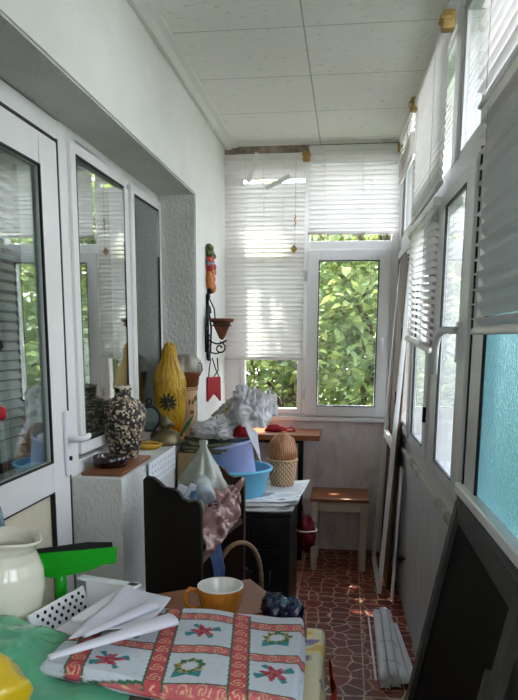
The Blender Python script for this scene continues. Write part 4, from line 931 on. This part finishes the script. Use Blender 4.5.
def ctop(u, v):
    p = cbase(u, v); z = CT+.006*nz((p.x, p.y, 0), 9, 3)+.004*math.sin(11*u+2*v)
    e = min(1, u/.03)*min(1, (1-u)/.02)*min(1, v/.03)*min(1, (1-v)/.03); z -= .012*(1-e)**2
    return Vector((p.x, p.y, z))
b.grid(ctop, NU, NV)
nb = len(b.v)
def rimfn(u, v):
    q = u*4; k = min(3, int(q)); f = q-k
    a = [(f, 0), (1, f), (1-f, 1), (0, 1-f)][k]; t_ = ctop(*a); c_ = Vector((-.30, 1.16, 0)); o_ = Vector((t_.x-c_.x, t_.y-c_.y, 0)).normalized()
    return t_+o_*.005*math.sin(PI*v)*1.3-Vector((0, 0, .013*v))
b.grid(rimfn, 240, 8)
tag(b.build('tablecloth', 'print_cloth', color=ccol, recalc=False), 'folded red and white tablecloth with wreaths and blossoms lying on the table', 'tablecloth')
b = MB(); b.grid(lambda u, v: Vector((*(cbase(.015+.97*u, .02+1.05*v)), .757-.004*nz((u, v, 0), 5))), 20, 20)
b.grid(lambda u, v: Vector((*(cbase(.02+.965*u, .025+.95*v)), .744)), 4, 4)
tag(b.build('table_pad', 'paper_white', solid=.008), 'white quilted pad folded beneath the red tablecloth', 'pad')
# paper roll over the tablecloth corner
def roll(p0, p1, r0, r1, turns, n=60, flatten=.42):
    p0, p1 = Vector(p0), Vector(p1); ax = (p1-p0).normalized(); side = ax.cross(Vector((0, 0, 1))).normalized(); upv = side.cross(ax); m = MB()
    def fn(u, v):
        a = u*turns*2*PI; r_ = (r0*(1-v)+r1*v)*(.55+.45*u); return p0.lerp(p1, v)+side*r_*math.cos(a)+upv*(r_*math.sin(a)*flatten+0)
    m.grid(fn, n, 14); return m
tag(roll((-.50, 1.035, .80), (-.325, 1.215, .803), .009, .026, 1.6).build('paper_roll', 'paper_white', solid=.001, recalc=False), 'loosely rolled white paper lying across the corner of the red tablecloth', 'paper')
tag(roll((-.475, 1.13, .798), (-.385, 1.285, .80), .008, .02, 1.4).build('paper_roll', 'paper_white', solid=.001, recalc=False), 'second white paper roll tucked behind the first, towards the perforated basket', 'paper')
tag(drape('paper_sheet', 'paper_white', [(-.50, 1.12, .795), (-.37, 1.22, .792), (-.365, 1.345, .792), (-.48, 1.38, .80)], .006, 44, 18, 18, .001), 'white sheet spread under the paper rolls at the back of the tablecloth', 'paper')
# white perforated basket
pbk = thing('plastic_basket', (-.56, 1.28, TZ), 'white plastic basket with punched holes beside the cream jug', 'basket')
PMx = T(-.565, 1.30, TZ+.003) @ RZ(R(-14))
b = MB(); b.box((-.052, -.06, 0), (.062, .13, .006), 0, PMx); b.box((-.062, -.06, 0), (-.054, .13, .072), 0, PMx @ T(0, 0, 0) @ RY(R(-14))); b.box((.058, -.06, 0), (.066, .13, .075), 0, PMx); b.box((-.06, .126, 0), (.066, .134, .075), 0, PMx)
b.box((.052, -.08, .072), (.082, .14, .080), 0, PMx); b.box((-.08, .12, .072), (.08, .142, .080), 0, PMx)
b.build('body', 'white_plastic', pbk, bevel=.002)
b = MB()
for i in range(4, 11):
    for j in range(5):
        c = PMx @ RY(R(-14)) @ Vector((-.0535, -.13+.0235*i+.011*(j % 2), .012+.0125*j)); n_ = (PMx @ RY(R(-14))).to_3x3() @ Vector((1, 0, 0)); b.tube([c-n_*.0, c+n_*.0012], .0042, 8)
b.build('holes', 'hole_dark', pbk)
# cream jug
jg = thing('jug', (-.735, 1.30, TZ), 'cream ceramic jug with a wavy lip near the balcony door', 'jug')
JM = T(-.735, 1.33, TZ+.004)
b = MB(); NJ = 64
jp = [(.001, 0), (.055, 0), (.06, .006), (.074, .04), (.082, .085), (.080, .125), (.070, .155), (.063, .172), (.067, .188), (.078, .200)]
def jf(u, v):
    k = v*(len(jp)-1); i = min(len(jp)-2, int(k)); f = k-i; f2 = f*f*(3-2*f)*.4+f*.6; r_ = jp[i][0]*(1-f)+jp[i+1][0]*f; z = jp[i][1]*(1-f)+jp[i+1][1]*f; a = 2*PI*u
    t_ = max(0, (z-.15)/.05); sp = max(0, math.cos(a+.5))**6; r_ += .030*sp*t_; z += .010*sp*t_+.004*math.sin(4*a)*t_**2
    return JM @ Vector((r_*math.cos(a), r_*math.sin(a), z))
b.grid(jf, NJ, 54); b.build('body', 'ceramic_cream', jg, solid=.005)
b = MB(); b.tube([JM @ Vector(q) for q in ((-.064, .0, .175), (-.10, 0, .18), (-.122, 0, .14), (-.115, 0, .09), (-.078, 0, .05))], [.009, .010, .010, .009, .008], 10); b.build('handle', 'ceramic_cream', jg)
# green squeegee propped behind
sq = thing('squeegee', (-.66, 1.50, .70), 'bright green window squeegee with a black rubber blade standing behind the jug', 'squeegee')
SM = T(-.645, 1.46, .0) @ RZ(R(6))
b = MB(); b.prism([(-.075, .795), (.115, .822), (.118, .858), (.115, .862), (-.08, .842)], -.008, .008, 1, 0, SM); b.prism([(-.06, .788), (-.03, .784), (.06, .806), (.10, .826), (-.06, .80)], -.012, .012, 1, 0, SM); b.build('head', 'green_plastic', sq, bevel=.003)
b = MB(); b.prism([(-.078, .842), (.108, .861), (.106, .872), (.05, .871), (-.078, .852)], -.003, .003, 1, 0, SM); b.build('rubber_blade', 'rubber_black', sq)
b = MB(); b.tube([SM @ Vector((-.018, 0, .80)), SM @ Vector((-.019, 0, .77)), SM @ Vector((-.02, 0, .72)), SM @ Vector((-.022, 0, .60))], [.012, .014, .0135, .011], 14); b.build('handle', 'green_plastic', sq)
# stand for the squeegee handle and the board: a low crate beyond the table
cr_ = thing('crate', (-.46, 1.60, 0), 'brown wooden crate behind the table under the board and the squeegee', 'crate')
MB().box((-.75, 1.43, .59), (-.24, 1.72, .60)).build('top_board', 'wood_board', cr_)
for x, y in ((-.735, 1.445), (-.255, 1.445), (-.735, 1.705), (-.255, 1.705)): MB().box((x-.015, y-.015, 0), (x+.015, y+.015, .59)).build('post', 'wood_board', cr_)
# wooden board with the mug
A = Vector((-.246, 1.727)); B_ = Vector((-.128, 1.545)); e1 = (B_-A).normalized(); e2 = Vector((e1.y, -e1.x)); 
if e2.x > 0: e2 = -e2
L_ = (B_-A).length; c4 = [A, B_, B_+e2*.40, A+e2*.40]
b = MB(); b.prism([(p.x, p.y) for p in c4], .690, .704, 2)
tag(b.build('wooden_board', 'wood_board', bevel=.002), 'brown plank board with its corner showing beyond the tablecloth, under the mug', 'board')
b = MB(); b.box((-.30, 1.50, .602), (-.42, 1.64, .689)); tag(b.build('wooden_block', 'wood_dark'), 'dark wooden block between the crate and the plank board', 'block')
mg = thing('mug', (-.283, 1.49, .705), 'wide ochre banded mug, white inside, behind the tablecloth', 'mug')
MM = T(-.283, 1.49, .705)
b = MB(); b.lathe([(.001, 0), (.036, 0), (.041, .004), (.046, .014), (.0465, .022), (.049, .026), (.0495, .036), (.052, .040), (.0525, .05), (.054, .056), (.0545, .066)], 44, 0, MM, caps=False); b.build('outside', 'mug_ochre', mg)
b = MB(); b.lathe([(.0545, .066), (.0545, .0685), (.052, .0695), (.050, .066), (.044, .02), (.03, .008), (.001, .007)], 44, 0, MM, caps=False); b.build('inside', 'mug_white', mg)
b = MB(); b.tube([MM @ Vector(q) for q in ((-.052, -.01, .055), (-.070, -.014, .06), (-.082, -.016, .045), (-.080, -.016, .025), (-.066, -.013, .012), (-.048, -.01, .012))], .006, 8); b.build('handle', 'mug_ochre', mg)
# dark blue glossy wrapper
b = crumple((-.150, 1.475, .733), (.034, .028, .033), .4, 101, 30, True, 8); 
tag(b.build('wrapper', 'blue_gloss'), 'crumpled glossy dark blue wrapper on the plank board right of the mug', 'wrapper')
b = crumple((-.108, 1.47, .728), (.024, .022, .028), .4, 105, 30, True, 8)
tag(b.build('wrapper', 'blue_gloss'), 'smaller dark blue wrapper at the very end of the plank board', 'wrapper')
# green and yellow plastic bags in the near corner
def softbag(c, r, amp, seed, n=40):
    return crumple(c, r, amp, seed, n, True, 5, .35)
def greenf(u, v):
    x = -.79+.31*u+.02*v; y = .95+.36*v-.07*u; e = max(0, math.sin(PI*u**.62))**.6*max(0, math.sin(PI*v))**.4
    q = Vector((x, y, 0)); z = TZ+.004+.082*e+.014*e*nz(q, 9, 3)+.022*e*(.25-abs(nz(q, 13, 6)))+.010*e*(.25-abs(nz(q, 30, 7)))+.010*e*math.sin(38*(x+.6*y))*max(0, nz(q, 6, 9))
    return Vector((x, y, z))
b = MB(); b.grid(greenf, 70, 70)
tag(b.build('grocery_bag', 'bag_green', recalc=False), 'soft translucent green plastic bag spread out in front of the jug', 'bag')
tag(drape('grocery_bag', 'bag_green', [(-.62, .92, .76), (-.34, .90, .742), (-.36, 1.06, .736), (-.62, 1.06, .77)], .012, 115, 24, 20, .001), 'flattened green plastic film reaching under the front edge of the tablecloth', 'bag')
tag(softbag((-.558, .915, .782), (.072, .07, .075), .25, 121).build('grocery_bag', 'bag_yellow_plain'), 'bright yellow plastic bag at the near end of the table, before the green one', 'bag')
# bits at the door side
b = MB(); b.tube([(-.80, 1.40, .602), (-.765, 1.405, .90), (-.758, 1.405, .945)], .010, 12); 
b2 = MB(); b2.box((-.03, -.006, 0), (.0, .006, .36), 0, T(-.738, 1.435, .602) @ RY(R(-9)))
tag(b2.build('folded_ruler', 'blue_grey', bevel=.002), 'blue grey flat stick leaning by the balcony door behind the jug', 'stick')
hs = thing('hanging_beads', (-.90, 1.655, 1.13), 'string with a black ball and a red tassel hanging before the balcony door', 'hanging ornament')
b = MB(); b.tube([(-.90, 1.657, 2.045), (-.90, 1.657, 1.15)], .0015, 5); b.build('string', 'cord', hs)
b = MB(); b.ball((-.90, 1.660, 1.327), .016, 16); b.build('black_ball', 'rubber_black', hs)
b = MB(); b.ball((-.90, 1.655, 1.15), (.016, .016, .018), 12, 0, lambda d: 1+.3*abs(nz(d, 4, 2))); b.build('red_tassel', 'petal_red', hs)
